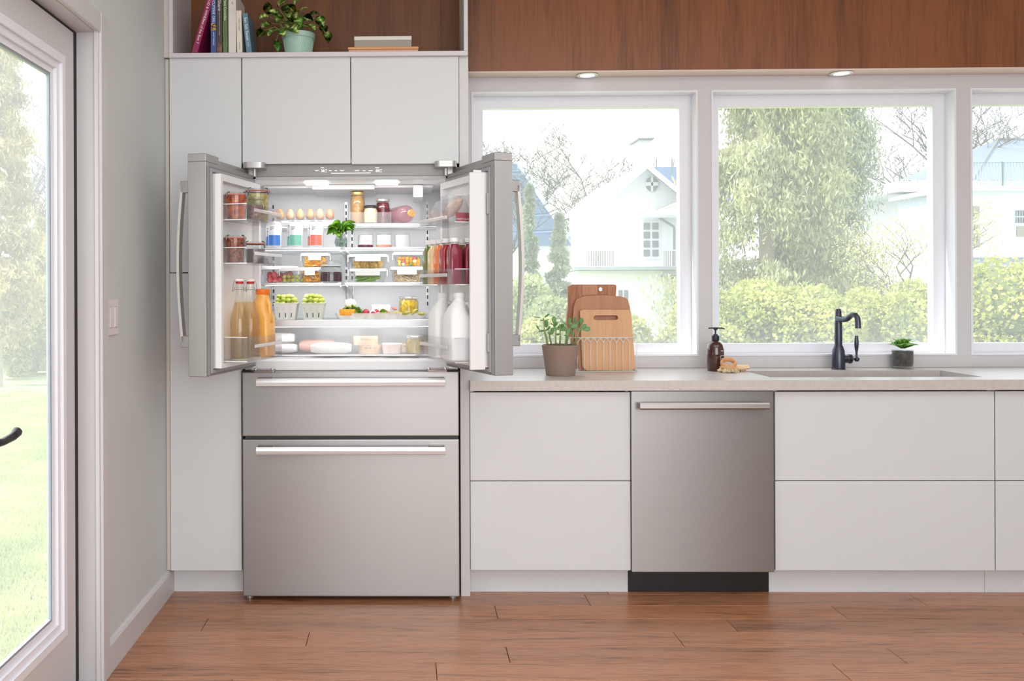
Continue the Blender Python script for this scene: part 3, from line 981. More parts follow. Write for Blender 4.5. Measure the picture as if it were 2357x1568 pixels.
    for z in (zb, zt-0.045):
        b('handle_bracket', (hu-0.013, DTH-0.001, z), (hu+0.013, DTH+0.040, z+0.045), 'steel_vertical', d, 0.002)
    if flap:
        b('mullion_flap', (DWID-0.042, -0.082, DZ0+0.022), (DWID-0.028, -0.022, DZ1_-0.076), 'liner_white', d, 0.002)
        b('mullion_spring', (DWID-0.030, -0.016, 1.58), (DWID-0.020, -0.002, 1.66), 'gasket_light', d, 0.002)
        b('mullion_spring', (DWID-0.030, -0.016, 1.06), (DWID-0.020, -0.002, 1.13), 'gasket_light', d, 0.002)
        b('mullion_cap', (DWID-0.040, -0.066, DZ1_-0.077), (DWID-0.030, -0.034, DZ1_-0.066), 'liner_white', d, 0.002)
    return d
zL = lambda py: PZ(py, -0.36, 560)
zR = lambda py: PZ(py, -0.39, 1060)
BL = [(zL(507), zL(470), 0), (zL(607), zL(570), 0), (zL(832), zL(776), 0)]
BR = [(zR(511), zR(448), 1), (zR(656), zR(619), 0), (zR(836), zR(779), 0)]
doorL = fridge_door(ML, 1, BL, 'left stainless door with three clear bins', False)
doorR = fridge_door(MR, -1, BR, 'right stainless door with white mullion flap', True)
b_ = BR[0]
# hinge covers on top, flat hinge plates below
for s, Hh in ((-1, HL), (1, HR)):
    bm = bmesh.new()
    x0, x1 = (Hh.x-0.042*1.0, Hh.x+0.050) if s < 0 else (Hh.x-0.050, Hh.x+0.042)
    pts = rrect(x0, -0.030, x1, 0.060, 0.022, 6)
    prism(bm, pts, 0.024, 'Z', ztopf-0.021)
    obj('hinge_cover', bm, 'hinge_grey', fr, None, 'auto')
    xh = Hh.x + (0.012 if s < 0 else -0.012)
    bm = bmesh.new()
    lathe(bm, [(0, 0), (0.008, 0), (0.008, 0.03), (0, 0.03)], (Hh.x-s*0.002, 0.018, ztopf-0.052), 12)
    obj('hinge_pin', bm, 'hinge_grey', fr, None, 'auto')
    z = zb0-0.004
    xa, xb = (Hh.x+0.0, Hh.x+0.085) if s < 0 else (Hh.x-0.085, Hh.x)
    pl = box('hinge_plate', (xa, -0.018, z), (xb, 0.046, z+0.012), 'bottom_hinge', fr, 0.004, 2)
    for x in (xa+0.008, xb-0.008):
        revolve('hinge_bolt', [(0, 0), (0.007, 0), (0.007, 0.006), (0.004, 0.009), (0, 0.009)], (x, -0.012, z+0.012), 'hinge_grey', pl, 12)
    box('hinge_arm', (min(Hh.x, Hh.x+s*0.05), -0.02, z-0.001), (max(Hh.x, Hh.x+s*0.05), 0.03, z+0.009), 'dark_plastic', fr, 0.003)
# ================================================================ food in the fridge
CLEAR('jar_glass', (246, 249, 249), 0.55, haze=0.03, rough=0.03)
CLEAR('box_glass', (250, 252, 252), 0.45, haze=0.05, rough=0.04)
M('lid_white', (244, 244, 246), 0.35, var=0.005)
M('rubber_ring', (196, 120, 104), 0.6)
M('metal_lid', (222, 218, 212), 0.25, metal=0.8)
M('gold_lid', (206, 172, 112), 0.32, metal=0.5)
M('black_lid', (38, 38, 44), 0.4)
M('clip_steel', (150, 150, 152), 0.3, metal=0.9)
M('cork', (208, 160, 96), 0.8, var=0.15, scale=200)
def at(px, z, Y, py=600):
    return Vector((PX(px, Y, py), Y, z))
def loft(bm, rings):
    """rings: list of (list of (x,y), z); caps both ends"""
    R = [[bm.verts.new((x, y, z)) for x, y in pts] for pts, z in rings]
    n = len(R[0])
    for a, b in zip(R, R[1:]):
        for k in range(n):
            bm.faces.new((a[k], a[(k+1) % n], b[(k+1) % n], b[k]))
    bm.faces.new(R[0][::-1]); bm.faces.new(R[-1])
    return bm
def rr(cx, cy, w, d, r, n=4):
    return rrect(cx-w/2, cy-d/2, cx+w/2, cy+d/2, min(r, w*0.49, d*0.49), n)
def lp(r, h, prof):
    return [(r*a, h*b) for a, b in prof]
TUMB = [(0, 0), (0.80, 0), (0.86, 0.03), (0.97, 0.80), (1.0, 0.90)]
CYL = [(0, 0), (0.9, 0), (1.0, 0.05), (1.0, 0.74), (0.86, 0.83), (0.84, 0.90)]
def jar(name, label, cat, base, r, h, fill, prof, lid='metal_lid', lidh=0.10, lidr=0.9, level=0.8, group=None, glass='jar_glass', band=None, seg=28):
    """glass jar: body, contents, lid, optional rubber ring and clips"""
    t = thing(name, label, cat, base, group)
    top = prof[-1]
    gp = lp(r, h, prof) + [(0, h*top[1])]
    revolve('glass', gp, base, glass, t, seg)
    if fill:
        ins = [(0, 0.03)]
        for a, b in prof[1:]:
            if b <= level:
                ins.append((max(0, a-0.07), max(0.03, b)))
        ra = np.interp(level, [b for a, b in prof[1:]], [a for a, b in prof[1:]])-0.07
        ins += [(ra, level), (0, level)]
        revolve('contents', lp(r, h, ins), base, fill, t, seg)
    z = h*top[1]
    if lid:
        lr = r*lidr
        revolve('lid', [(0, z+0.0003), (lr, z+0.0003), (lr*1.02, z+h*lidh*0.3), (lr*1.02, z+h*lidh*0.8), (lr*0.94, z+h*lidh), (0, z+h*lidh)], base, lid, t, seg)
    if band:
        revolve('rubber_ring', [(r*lidr*0.9, z-0.002), (r*lidr*1.03, z-0.002), (r*lidr*1.05, z), (r*lidr*1.03, z+0.0025), (r*lidr*0.9, z+0.0025)], base, band, t, seg)
        for a in (-2.2, -0.5):
            c, s = math.cos(a), math.sin(a)
            bm = bmesh.new()
            q = Vector(base)
            tube(bm, [q+Vector((c*r*x, s*r*x, zz)) for x, zz in ((0.78, z+h*lidh+0.002), (1.0, z+h*lidh), (1.10, z), (1.06, z-0.016))], 0.0028, 6)
            obj('clip', bm, 'clip_steel', t, None, True)
    return t
def lump(name, r, seedv, sx=(1, 1, 1), rough=0.16, sub=2):
    rnd = random.Random(seedv)
    bm = bmesh.new()
    q = bmesh.ops.create_icosphere(bm, subdivisions=sub, radius=1.0)
    for v in q['verts']:
        k = 1+rnd.uniform(-rough, rough)
        v.co = Vector((v.co.x*r*sx[0], v.co.y*r*sx[1], v.co.z*r*sx[2]))*k
    me = bpy.data.meshes.new(name)
    bm.to_mesh(me); bm.free()
    me.polygons.foreach_set('use_smooth', [True]*len(me.polygons))
    return me
def put(name, me, mat, p, label, cat, group, rot=None, s=1.0):
    m2 = me
    key = me.name+'|'+mat
    if key in bpy.data.meshes:
        m2 = bpy.data.meshes[key]
    else:
        m2 = me.copy(); m2.name = key
        m2.materials.clear(); m2.materials.append(MATS[mat])
    o = bpy.data.objects.new(name, m2)
    COL.objects.link(o)
    o.location = p
    o.rotation_euler = rot or (random.uniform(0, 6), random.uniform(0, 6), random.uniform(0, 6))
    o.scale = (s, s, s)
    return tag(o, label, cat, group)

# ---------------------------------------------------------------- top glass shelf: eggs, jars in a bin, bottle
YE = 0.262
e0, e1 = PX(634, YE, 495), PX(776, YE, 495)
zt0 = Z1+0.0005
tr = thing('egg_tray', 'clear plastic egg tray on the top fridge shelf', 'egg tray', ((e0+e1)/2, YE, zt0))
bm = bmesh.new()
bx(bm, (e0, YE-0.032, zt0), (e1, YE+0.032, zt0+0.016), 0.002)
obj('tray_base', bm, M('tray_grey', (206, 208, 214), 0.25), tr)
eggx = [PX(px, YE, 480) for px in (644.5, 668, 690.5, 714, 736.5, 759.5)]
for x in eggx:
    revolve('egg_cup', [(0.012, 0.016), (0.0155, 0.020), (0.0195, 0.034), (0.0215, 0.036), (0.0195, 0.0375), (0.0180, 0.036), (0.014, 0.022), (0.010, 0.018)], (x, YE, zt0), 'box_glass', tr, 16)
eggp = [(0, -0.0215)]+[(0.0188*math.sin(a)*(1.0-0.10*math.cos(PI-a)), -0.0265*math.cos(a)*(1.08 if a > 1.4 else 0.81)) for a in [k*PI/14 for k in range(1, 14)]]+[(0, 0.0286)]
bm = bmesh.new(); lathe(bm, eggp, seg=20)
egg = bpy.data.meshes.new('egg'); bm.to_mesh(egg); bm.free()
egg.polygons.foreach_set('use_smooth', [True]*len(egg.polygons))
for i, c in enumerate(((226, 168, 118), (232, 184, 152), (222, 172, 136), (206, 158, 124), (216, 168, 138), (206, 146, 118))):
    M('eggshell%d' % i, c, 0.5, var=0.03, scale=60, sss=0.1)
for i, x in enumerate(eggx):
    nm = ['leftmost brown egg in the clear egg tray', 'second brown egg from the left in the egg tray', 'third brown egg from the left in the egg tray',
          'fourth brown egg from the left in the egg tray', 'second brown egg from the right in the egg tray', 'rightmost brown egg in the clear egg tray'][i]
    put('egg', egg, 'eggshell%d' % i, (x, YE, zt0+0.0428), nm, 'egg', 'brown eggs in the tray', (random.uniform(-.06, .06), random.uniform(-.06, .06), 0))
YJ = 0.285
b0, b1 = PX(803, YJ-0.04, 500), PX(901, YJ-0.04, 500)
bb = thing('shelf_bin', 'clear open plastic bin holding three jars on the top shelf', 'bin', ((b0+b1)/2, YJ, zt0))
bm = bmesh.new()
bx(bm, (b0, YJ-0.045, zt0), (b1, YJ-0.042, zt0+0.052)); bx(bm, (b0, YJ+0.10, zt0), (b1, YJ+0.103, zt0+0.052))
bx(bm, (b0, YJ-0.042, zt0), (b0+0.003, YJ+0.10, zt0+0.052)); bx(bm, (b1-0.003, YJ-0.042, zt0), (b1, YJ+0.10, zt0+0.052))
bx(bm, (b0+0.003, YJ-0.042, zt0), (b1-0.003, YJ+0.10, zt0+0.003))
obj('bin_body', bm, 'bin_clear', bb)
s = S(YJ)
MIX2('mustard', (176, 128, 74), (198, 150, 92), 90, 0.5)
MIX2('oats', (226, 208, 170), (196, 168, 118), 260, 0.7, bmp=0.3)
MIX2('red_preserve', (140, 18, 32), (60, 6, 14), 120, 0.25, coat=0.5)
JP = [(0, 0), (0.9, 0), (1.0, 0.04), (1.0, 0.66), (0.92, 0.80), (0.80, 0.88), (0.80, 0.90)]
jar('mustard_jar', 'tall jar of tan mustard with a gold lid on the top shelf', 'jar', at(823, zt0+0.003, YJ+0.04, 475), 17*s*1.03, 74*s*1.02, 'mustard', JP, 'gold_lid', 0.10, 0.86, 0.88)
jar('oats_jar', 'small jar of oats with a black lid in the shelf bin', 'jar', at(853, zt0+0.003, YJ-0.012, 490), 16*s, 40*s, 'oats', CYL, 'black_lid', 0.14, 0.96, 0.86)
jar('red_preserve_jar', 'jar of dark red preserve with silver lid in the shelf bin', 'jar', at(881, zt0+0.003, YJ+0.055, 480), 16.5*s*1.04, 58*s*1.02, 'red_preserve', JP, 'metal_lid', 0.10, 0.92, 0.86)
# bottle lying on its side, neck towards the room
CLEAR('pink_glass', (254, 243, 245), 0.6, rough=0.03)
bt = at(946, zt0+0.0425, 0.20, 497)
dirb = Vector((-0.42, 0.90, 0.0)).normalized()
mB = Matrix.Translation(bt) @ dirb.to_track_quat('Z', 'Y').to_matrix().to_4x4()
pb = thing('pink_bottle', 'pink glass bottle lying on its side with cork end forward', 'bottle', bt)
k = 21*S(0.20)
pr = [(0, 0.0), (k*0.42, 0.0), (k*0.45, 0.006), (k*0.45, 0.016), (k*0.72, 0.026), (k*0.97, 0.046), (k, 0.06), (k, 0.20), (k*0.9, 0.206), (0, 0.206)]
revolve('glass', pr, (0, 0, 0), 'pink_glass', pb, 28, mB)
revolve('wine', [(0, 0.03), (k*0.85, 0.048), (k*0.93, 0.06), (k*0.93, 0.198), (0, 0.2)], (0, 0, 0), CLEAR('pink_wine', (254, 240, 243), 0.2, haze=0.26, hazecol=(252, 212, 220)), pb, 24, mB)
revolve('cork', [(0, -0.010), (k*0.38, -0.010), (k*0.40, -0.008), (k*0.40, 0.004), (0, 0.004)], (0, 0, 0), 'cork', pb, 20, mB)

# ---------------------------------------------------------------- second shelf: cans, herbs, yoghurt jars
YC2 = 0.165
s = S(YC2)
M('can_white', (240, 242, 246), 0.28, var=0.01)
M('can_rim', (205, 207, 212), 0.25, metal=0.8)
M('print_grey', (110, 116, 130), 0.5)
def arc_band(bm, c, r, z0, z1, a0, a1, n=10):
    A = [a0+(a1-a0)*k/n for k in range(n+1)]
    v0 = [bm.verts.new((c[0]+r*math.cos(a), c[1]+r*math.sin(a), c[2]+z0)) for a in A]
    v1 = [bm.verts.new((c[0]+r*math.cos(a), c[1]+r*math.sin(a), c[2]+z1)) for a in A]
    for k in range(n):
        bm.faces.new((v0[k], v0[k+1], v1[k+1], v1[k]))
D = math.radians
for px, colr, lab in ((631, (70, 130, 214), 'white drink can with a blue label block, leftmost of three'),
                      (679.5, (128, 206, 184), 'white drink can with a mint green label block'),
                      (726.5, (238, 132, 116), 'white drink can with a coral label block')):
    c = at(px, Z2+0.0018, YC2, 540)
    r, h = 18.3*s, 62*s
    t = thing('drink_can', lab, 'can', c, 'drink cans on the second shelf')
    revolve('can_body', [(0, 0.002), (r*0.8, 0), (r*0.97, 0.005), (r, 0.010), (r, h*0.80), (r*0.96, h*0.86), (r*0.80, h*0.95), (r*0.78, h*0.975)], c, 'can_white', t, 28)
    revolve('can_top', [(0, h*0.965), (r*0.72, h*0.965), (r*0.76, h), (r*0.80, h), (r*0.80, h*0.97)], c, 'can_rim', t, 28)
    bm = bmesh.new()
    arc_band(bm, c, r*1.004, 0.010, h*0.47, D(-124), D(-35))
    arc_band(bm, c, r*1.004, 0.010, h*0.42, D(-180), D(-128))
    obj('label_block', bm, M('can_%d' % px, colr, 0.32, var=0.02), t)
    bm = bmesh.new()
    for k in range(4):
        arc_band(bm, c, r*1.005, h*(0.78-0.035*k), h*(0.765-0.035*k), D(-112), D(-112+[34, 26, 30, 14][k]), 4)
    rk = random.Random(px)
    zz = h*0.30
    while zz < h*0.82:
        arc_band(bm, c, r*1.005, zz, zz+h*rk.choice([0.02, 0.03, 0.045]), D(-142), D(-142+rk.choice([8, 12, 5])), 3)
        zz += h*0.055
    obj('label_print', bm, 'print_grey', t)
# herbs in a small round glass
gh = at(785, Z2+0.0018, 0.18, 550)
s = S(0.18)
hg = thing('herb_glass', 'small round clear glass of water holding basil', 'glass', gh)
revolve('glass', [(0, 0), (0.016, 0), (0.023, 0.006), (0.030, 0.024), (0.0265, 0.042), (0.0195, 0.056), (0.0205, 0.062), (0.019, 0.062), (0.0175, 0.056), (0.0245, 0.042), (0.028, 0.024), (0.0215, 0.008), (0, 0.004)], gh, 'jar_glass', hg, 24)
revolve('water', [(0, 0.0045), (0.021, 0.0085), (0.0275, 0.024), (0.025, 0.039), (0, 0.039)], gh, CLEAR('water', (226, 236, 232), 0.4), hg, 20)
LEAFM('basil', (84, 146, 34), (146, 200, 66), 40, 0.35, 0.4)
bl = leaf_mesh('basil_leaf', 0.053, 0.036, 0.25, 0.35)
bl.materials.append(MATS['basil'])
hb = thing('basil_bunch', 'bunch of fresh green basil leaves standing in the round glass', 'herbs', gh+Vector((0, 0, 0.006)))
rk = random.Random(3)
bm = bmesh.new()
for k in range(6):
    a = k*PI/3
    tube(bm, [gh+Vector((0.010*math.cos(a), 0.010*math.sin(a), 0.008)), gh+Vector((0.006*math.cos(a+2), 0.006*math.sin(a+2), 0.045)), gh+Vector((0.014*math.cos(a), 0.012*math.sin(a), 0.085))], 0.0013, 5)
obj('stem', bm, M('stem_green', (120, 160, 70), 0.5), hb)
for k in range(34):
    a = rk.uniform(0, 2*PI)
    up = rk.uniform(-0.25, 0.85)
    base = gh+Vector((0.016*math.cos(a), 0.010*math.sin(a), 0.068+rk.uniform(0, 0.022)))
    d = Vector((math.cos(a), math.sin(a)*0.75, up))
    o = obj('leaf', bl, None, hb, orient(base, d, rk.uniform(-0.7, 0.7), s=rk.uniform(0.75, 1.12)))
# yoghurt jars
s = S(0.20)
M('yoghurt', (246, 244, 244), 0.5, var=0.01)
MIX2('dark_berries', (60, 16, 40), (110, 30, 50), 160, 0.3)
MIX2('salmon_puree', (224, 140, 118), (236, 170, 150), 140, 0.5)
for px, bot, lab in ((841, 'dark_berries', 'small glass jar of white yoghurt over dark berries'), (884, 'salmon_puree', 'small glass jar of white yoghurt over pink puree'),
                     (926.5, None, 'small glass jar of plain white yoghurt')):
    c = at(px, Z2+0.0018, 0.20, 550)
    r, h = 18.5*s, 35.5*s
    t = thing('yoghurt_jar', lab, 'jar', c, 'yoghurt jars on the second shelf')
    revolve('glass', [(0, 0), (r*0.95, 0), (r, 0.003), (r*0.92, h*0.80), (r*0.88, h*0.86), (0, h*0.86)], c, 'jar_glass', t, 28)
    z0 = 0.002
    if bot:
        revolve('fruit_layer', [(0, 0.0015), (r*0.93, 0.0015), (r*0.935, h*0.20), (0, h*0.24)], c, bot, t, 24)
        z0 = h*0.2
    revolve('yoghurt', [(0, z0), (r*0.93, z0), (r*0.87, h*0.82), (0, h*0.82)], c, 'yoghurt', t, 24)
    revolve('lid', [(0, h*0.862), (r*0.92, h*0.862), (r*0.95, h*0.90), (r*0.95, h*0.97), (r*0.85, h), (0, h)], c, 'box_glass', t, 28)

# ---------------------------------------------------------------- third shelf: glass boxes with snap lids
def glass_box(name, label, x0, x1, y0, y1, Y, depth, z, group, round_=0.012, lidmat='lid_white', clips=(-1, 0, 1), clipw=0.42):
    """px extents; returns the interior (lo, hi)"""
    s = S(Y)
    w, h = (x1-x0)*s, (y1-y0)*s
    cx = PX((x0+x1)/2, Y, (y0+y1)/2)
    cy = Y+depth/2
    t = thing(name, label, 'food container', (cx, cy, z), group)
    hb_ = h*0.80
    bm = bmesh.new()
    loft(bm, [(rr(cx, cy, w*0.74, depth*0.78, round_), z), (rr(cx, cy, w*0.82, depth*0.86, round_), z+hb_*0.12), (rr(cx, cy, w*0.90, depth*0.95, round_), z+hb_)])
    obj('glass_body', bm, 'box_glass', t, None, 'auto')
    bm = bmesh.new()
    loft(bm, [(rr(cx, cy, w*0.94, depth, round_), z+hb_+0.0002), (rr(cx, cy, w*0.95, depth, round_), z+h*0.93), (rr(cx, cy, w*0.90, depth*0.95, round_), z+h)])
    obj('lid', bm, lidmat, t, None, 'auto')
    for c in clips:
        if c == 0:
            box('clip', (cx-w*clipw/2, cy-depth/2-0.005, z+hb_*0.62), (cx+w*clipw/2, cy-depth/2+0.0005, z+hb_+0.008), lidmat, t, 0.002, 2)
        else:
            xx = cx+c*w*0.475
            box('clip', (min(xx, xx+c*w*0.03), cy-depth*0.2, z+hb_*0.60), (max(xx, xx+c*w*0.03), cy+depth*0.2, z+hb_+0.008), lidmat, t, 0.0015, 2)
    return Vector((cx-w*0.37, cy-depth*0.38, z+0.002)), Vector((cx+w*0.37, cy+depth*0.38, z+hb_-0.003)), t
def strands(name, label, cat, lo, hi, n, r, mat, seedv, curl=0.5, kind='stuff'):
    rnd = random.Random(seedv)
    bm = bmesh.new()
    for i in range(n):
        p = Vector((rnd.uniform(lo.x, hi.x), rnd.uniform(lo.y, lo.y+(hi.y-lo.y)*0.6), rnd.uniform(lo.z+r, hi.z-r)))
        L_ = (hi.x-lo.x)*rnd.uniform(0.2, 0.45)
        a = rnd.uniform(-0.6, 0.6)
        pts = []
        for k in range(5):
            q = p+Vector((math.cos(a)*(k/4-0.5)*L_, rnd.uniform(-r, r), math.sin(a)*(k/4-0.5)*L_+math.sin(k*1.2)*r*curl*2))
            pts.append(Vector((min(max(q.x, lo.x+r), hi.x-r), min(max(q.y, lo.y+r), hi.y-r), min(max(q.z, lo.z+r), hi.z-r))))
        tube(bm, pts, r, 5)
    o = obj(name, bm, mat, None, None, True)
    return tag(o, label, cat, None, kind)
z3 = Z3+0.0018
G3 = 'glass food boxes on the third shelf'
MIX2('mango', (244, 152, 24), (252, 186, 60), 120, 0.35, coat=0.3)
lo, hi, _ = glass_box('glass_box', 'square glass box of orange strips at the bottom of its stack', 684, 742, 614.5, 650, 0.215, 0.10, z3, G3)
strands('orange_strips', 'orange strips in the lower box of the left stack', 'fruit', lo, hi, 90, 0.0032, 'mango', 1)
zt1 = z3+35.5*S(0.215)
lo, hi, _ = glass_box('glass_box', 'square glass box of orange strips stacked on top of another', 690, 759, 583, 616, 0.205, 0.105, zt1+0.0004, G3)
strands('orange_strips', 'orange strips in the upper box of the left stack', 'fruit', lo, hi, 110, 0.0032, 'mango', 2)
MIX2('watermelon', (222, 66, 78), (238, 112, 116), 60, 0.35, coat=0.3)
lo, hi, _ = glass_box('glass_box', 'round-cornered glass box of red watermelon at the far left', 597, 686, 612, 651, 0.165, 0.10, z3, G3, 0.03, clips=(-1, 1))
wm = lump('watermelon_chunk', 0.017, 5, (1.1, 0.9, 0.95), 0.22, 1)
rk = random.Random(5)
for i in range(5):
    for j in range(2):
        put('watermelon_chunk', wm, 'watermelon', (lo.x+0.018+i*(hi.x-lo.x-0.036)/4, lo.y+0.016+rk.uniform(0, 0.03), lo.z+0.015+j*0.018),
            'chunk of red watermelon in the leftmost glass box', 'fruit', 'watermelon chunks', None, rk.uniform(0.8, 1.0))
M('grape', (188, 200, 84), 0.3, var=0.12, scale=50, coat=0.3, sss=0.15)
M('grape_b', (208, 216, 120), 0.3, var=0.1, scale=50, coat=0.3, sss=0.15)
M('grape_c', (160, 176, 60), 0.3, var=0.12, scale=50, coat=0.3, sss=0.15)
lo, hi, _ = glass_box('glass_box', 'small glass box of green grapes in front of the watermelon', 641, 708, 617, 651.5, 0.130, 0.034, z3, G3, 0.012, clips=(-1, 1))
gr = lump('grape', 0.0088, 8, (1, 1, 1.12), 0.02, 2)
for i in range(9):
    put('grape', gr, ['grape', 'grape_c', 'grape_b'][i % 3], (lo.x+0.008+(i % 5)*(hi.x-lo.x-0.016)/4.3, (lo.y+hi.y)/2-0.002, lo.z+0.009+0.016*(i//5)),
        'green grape inside the small front glass box', 'grape', 'grapes in the glass box', None, 0.92)
# clip-top jar of dark jam
s = S(0.15)
c = at(762, z3, 0.16, 625)
r, h = 27*s, 52*s
t = thing('clip_top_jar', 'glass clip-top jar half full of dark purple jam', 'jar', c)
revolve('glass', [(0, 0), (r*0.92, 0), (r, 0.004), (r, h*0.50), (r*0.94, h*0.60), (r*0.80, h*0.68), (r*0.80, h*0.74), (0, h*0.74)], c, 'jar_glass', t, 32)
revolve('jam', [(0, 0.004), (r*0.86, 0.004), (r*0.93, 0.008), (r*0.93, h*0.47), (0, h*0.47)], c, MIX2('dark_jam', (46, 14, 40), (76, 22, 46), 60, 0.2, coat=0.6), t, 28)
revolve('lid', [(0, h*0.76), (r*0.86, h*0.76), (r*0.90, h*0.80), (r*0.90, h*0.90), (r*0.70, h*0.97), (0, h)], c, 'box_glass', t, 28)
revolve('rubber_seal', [(r*0.76, h*0.738), (r*0.88, h*0.738), (r*0.88, h*0.765), (r*0.76, h*0.765)], c, 'lid_white', t, 28)
bm = bmesh.new()
q = Vector(c)+Vector((-r*0.80, -r*0.55, 0))
tube(bm, [q+Vector(v) for v in ((0.006, 0, h*0.92), (-0.004, -0.002, h*0.80), (0.006, -0.004, h*0.70), (-0.006, -0.004, h*0.55), (-0.003, -0.002, h*0.44), (0.004, -0.002, h*0.46), (0.004, -0.004, h*0.66), (-0.005, -0.003, h*0.78))], 0.0013, 6)
tube(bm, [Vector(c)+Vector((r*0.84*math.cos(a), r*0.84*math.sin(a), h*0.71)) for a in [k*2*PI/24 for k in range(24)]], 0.0012, 5, closed=True)
obj('wire_clip', bm, 'clip_steel', t, None, True)
# right half of the shelf
lo, hi, _ = glass_box('glass_box', 'long glass box of green beans at the bottom of its stack', 800, 892, 619, 651, 0.150, 0.10, z3, G3, 0.012, clips=(-1, 0, 1), clipw=0.62)
bean = bmesh.new()
tube(bean, [(-0.030, 0, 0), (-0.015, 0.001, 0.003), (0, 0, 0.004), (0.015, -0.001, 0.003), (0.032, 0, -0.001)], [0.001, 0.0036, 0.004, 0.0036, 0.001], 6)
bme = bpy.data.meshes.new('green_bean'); bean.to_mesh(bme); bean.free()
M('bean_green', (142, 176, 84), 0.4, var=0.2, scale=60); M('bean_dark', (104, 146, 60), 0.4, var=0.2, scale=60)
rk = random.Random(9)
for i in range(38):
    put('green_bean', bme, ['bean_green', 'bean_dark'][i % 2], (rk.uniform(lo.x+0.032, hi.x-0.032), rk.uniform(lo.y+0.004, lo.y+0.03), lo.z+0.005+rk.random()*0.032),
        'green bean inside the long glass box', 'green bean', 'green beans in the glass box', (rk.uniform(0, 6), rk.uniform(-.25, .25), rk.uniform(-.3, .3)))
zt1 = z3+32*S(0.150)
lo, hi, _ = glass_box('glass_box', 'long glass box of sliced mushrooms stacked on the green beans', 799, 894, 585.5, 618.5, 0.150, 0.10, zt1+0.0004, G3, 0.012, clips=(-1, 0, 1), clipw=0.62)
MIX2('mushroom', (226, 188, 104), (176, 140, 76), 90, 0.5); MIX2('mushroom_b', (220, 160, 116), (238, 208, 110), 90, 0.5)
mu = lump('mushroom_slice', 0.013, 4, (1.15, 0.35, 1.0), 0.08, 2)
rk = random.Random(12)
for i in range(20):
    put('mushroom_slice', mu, ['mushroom', 'mushroom_b'][i % 2], (lo.x+0.012+(i % 10)*(hi.x-lo.x-0.024)/9, lo.y+rk.uniform(0.006, 0.02), lo.z+0.012+0.011*(i//10)),
        'slice of mushroom inside the upper long glass box', 'mushroom', 'mushroom slices in the glass box', (rk.uniform(-.5, .5), rk.uniform(0, 6), rk.uniform(-.8, .8)), rk.uniform(0.8, 1.0))
lo, hi, _ = glass_box('glass_box', 'glass box of pale noodles at the bottom right of the shelf', 896, 978, 616, 652, 0.185, 0.11, z3, G3, 0.012, clips=(-1, 0), clipw=0.55)
MIX2('noodles', (250, 232, 204), (240, 206, 162), 150, 0.5)
strands('noodles', 'pale noodles in the bottom right glass box', 'noodles', lo, hi, 120, 0.0030, 'noodles', 4, 1.2)
zt1 = z3+36*S(0.185)
lo, hi, _ = glass_box('glass_box', 'glass box of mixed fruit chunks stacked on the noodles', 903, 980, 581, 615, 0.190, 0.10, zt1+0.0004, G3, 0.014, clips=(-1, 1))
for n_, c_ in (('fruit_orange', (246, 150, 30)), ('fruit_yellow', (250, 206, 90)), ('fruit_cream', (244, 224, 170)), ('fruit_pink', (230, 96, 100)), ('fruit_green', (120, 140, 40))):
    M(n_, c_, 0.35, var=0.12, scale=70, coat=0.3)
fc = lump('fruit_chunk', 0.0105, 14, (1.1, 0.9, 0.9), 0.2, 1)
rk = random.Random(21)
fcn = ['fruit_orange', 'fruit_yellow', 'fruit_cream', 'fruit_orange', 'fruit_green', 'fruit_pink']
fcl = {'fruit_orange': 'orange', 'fruit_yellow': 'yellow', 'fruit_cream': 'cream coloured', 'fruit_pink': 'pink', 'fruit_green': 'green'}
for i in range(18):
    m_ = fcn[rk.randrange(6)]
    put('fruit_chunk', fc, m_, (lo.x+0.012+(i % 6)*(hi.x-lo.x-0.024)/5, lo.y+rk.uniform(0.010, 0.022), lo.z+0.010+0.013*(i//6)),
        '%s fruit chunk in the top right glass box' % fcl[m_], 'fruit', 'fruit chunks in the glass box', None, rk.uniform(0.85, 1.05))

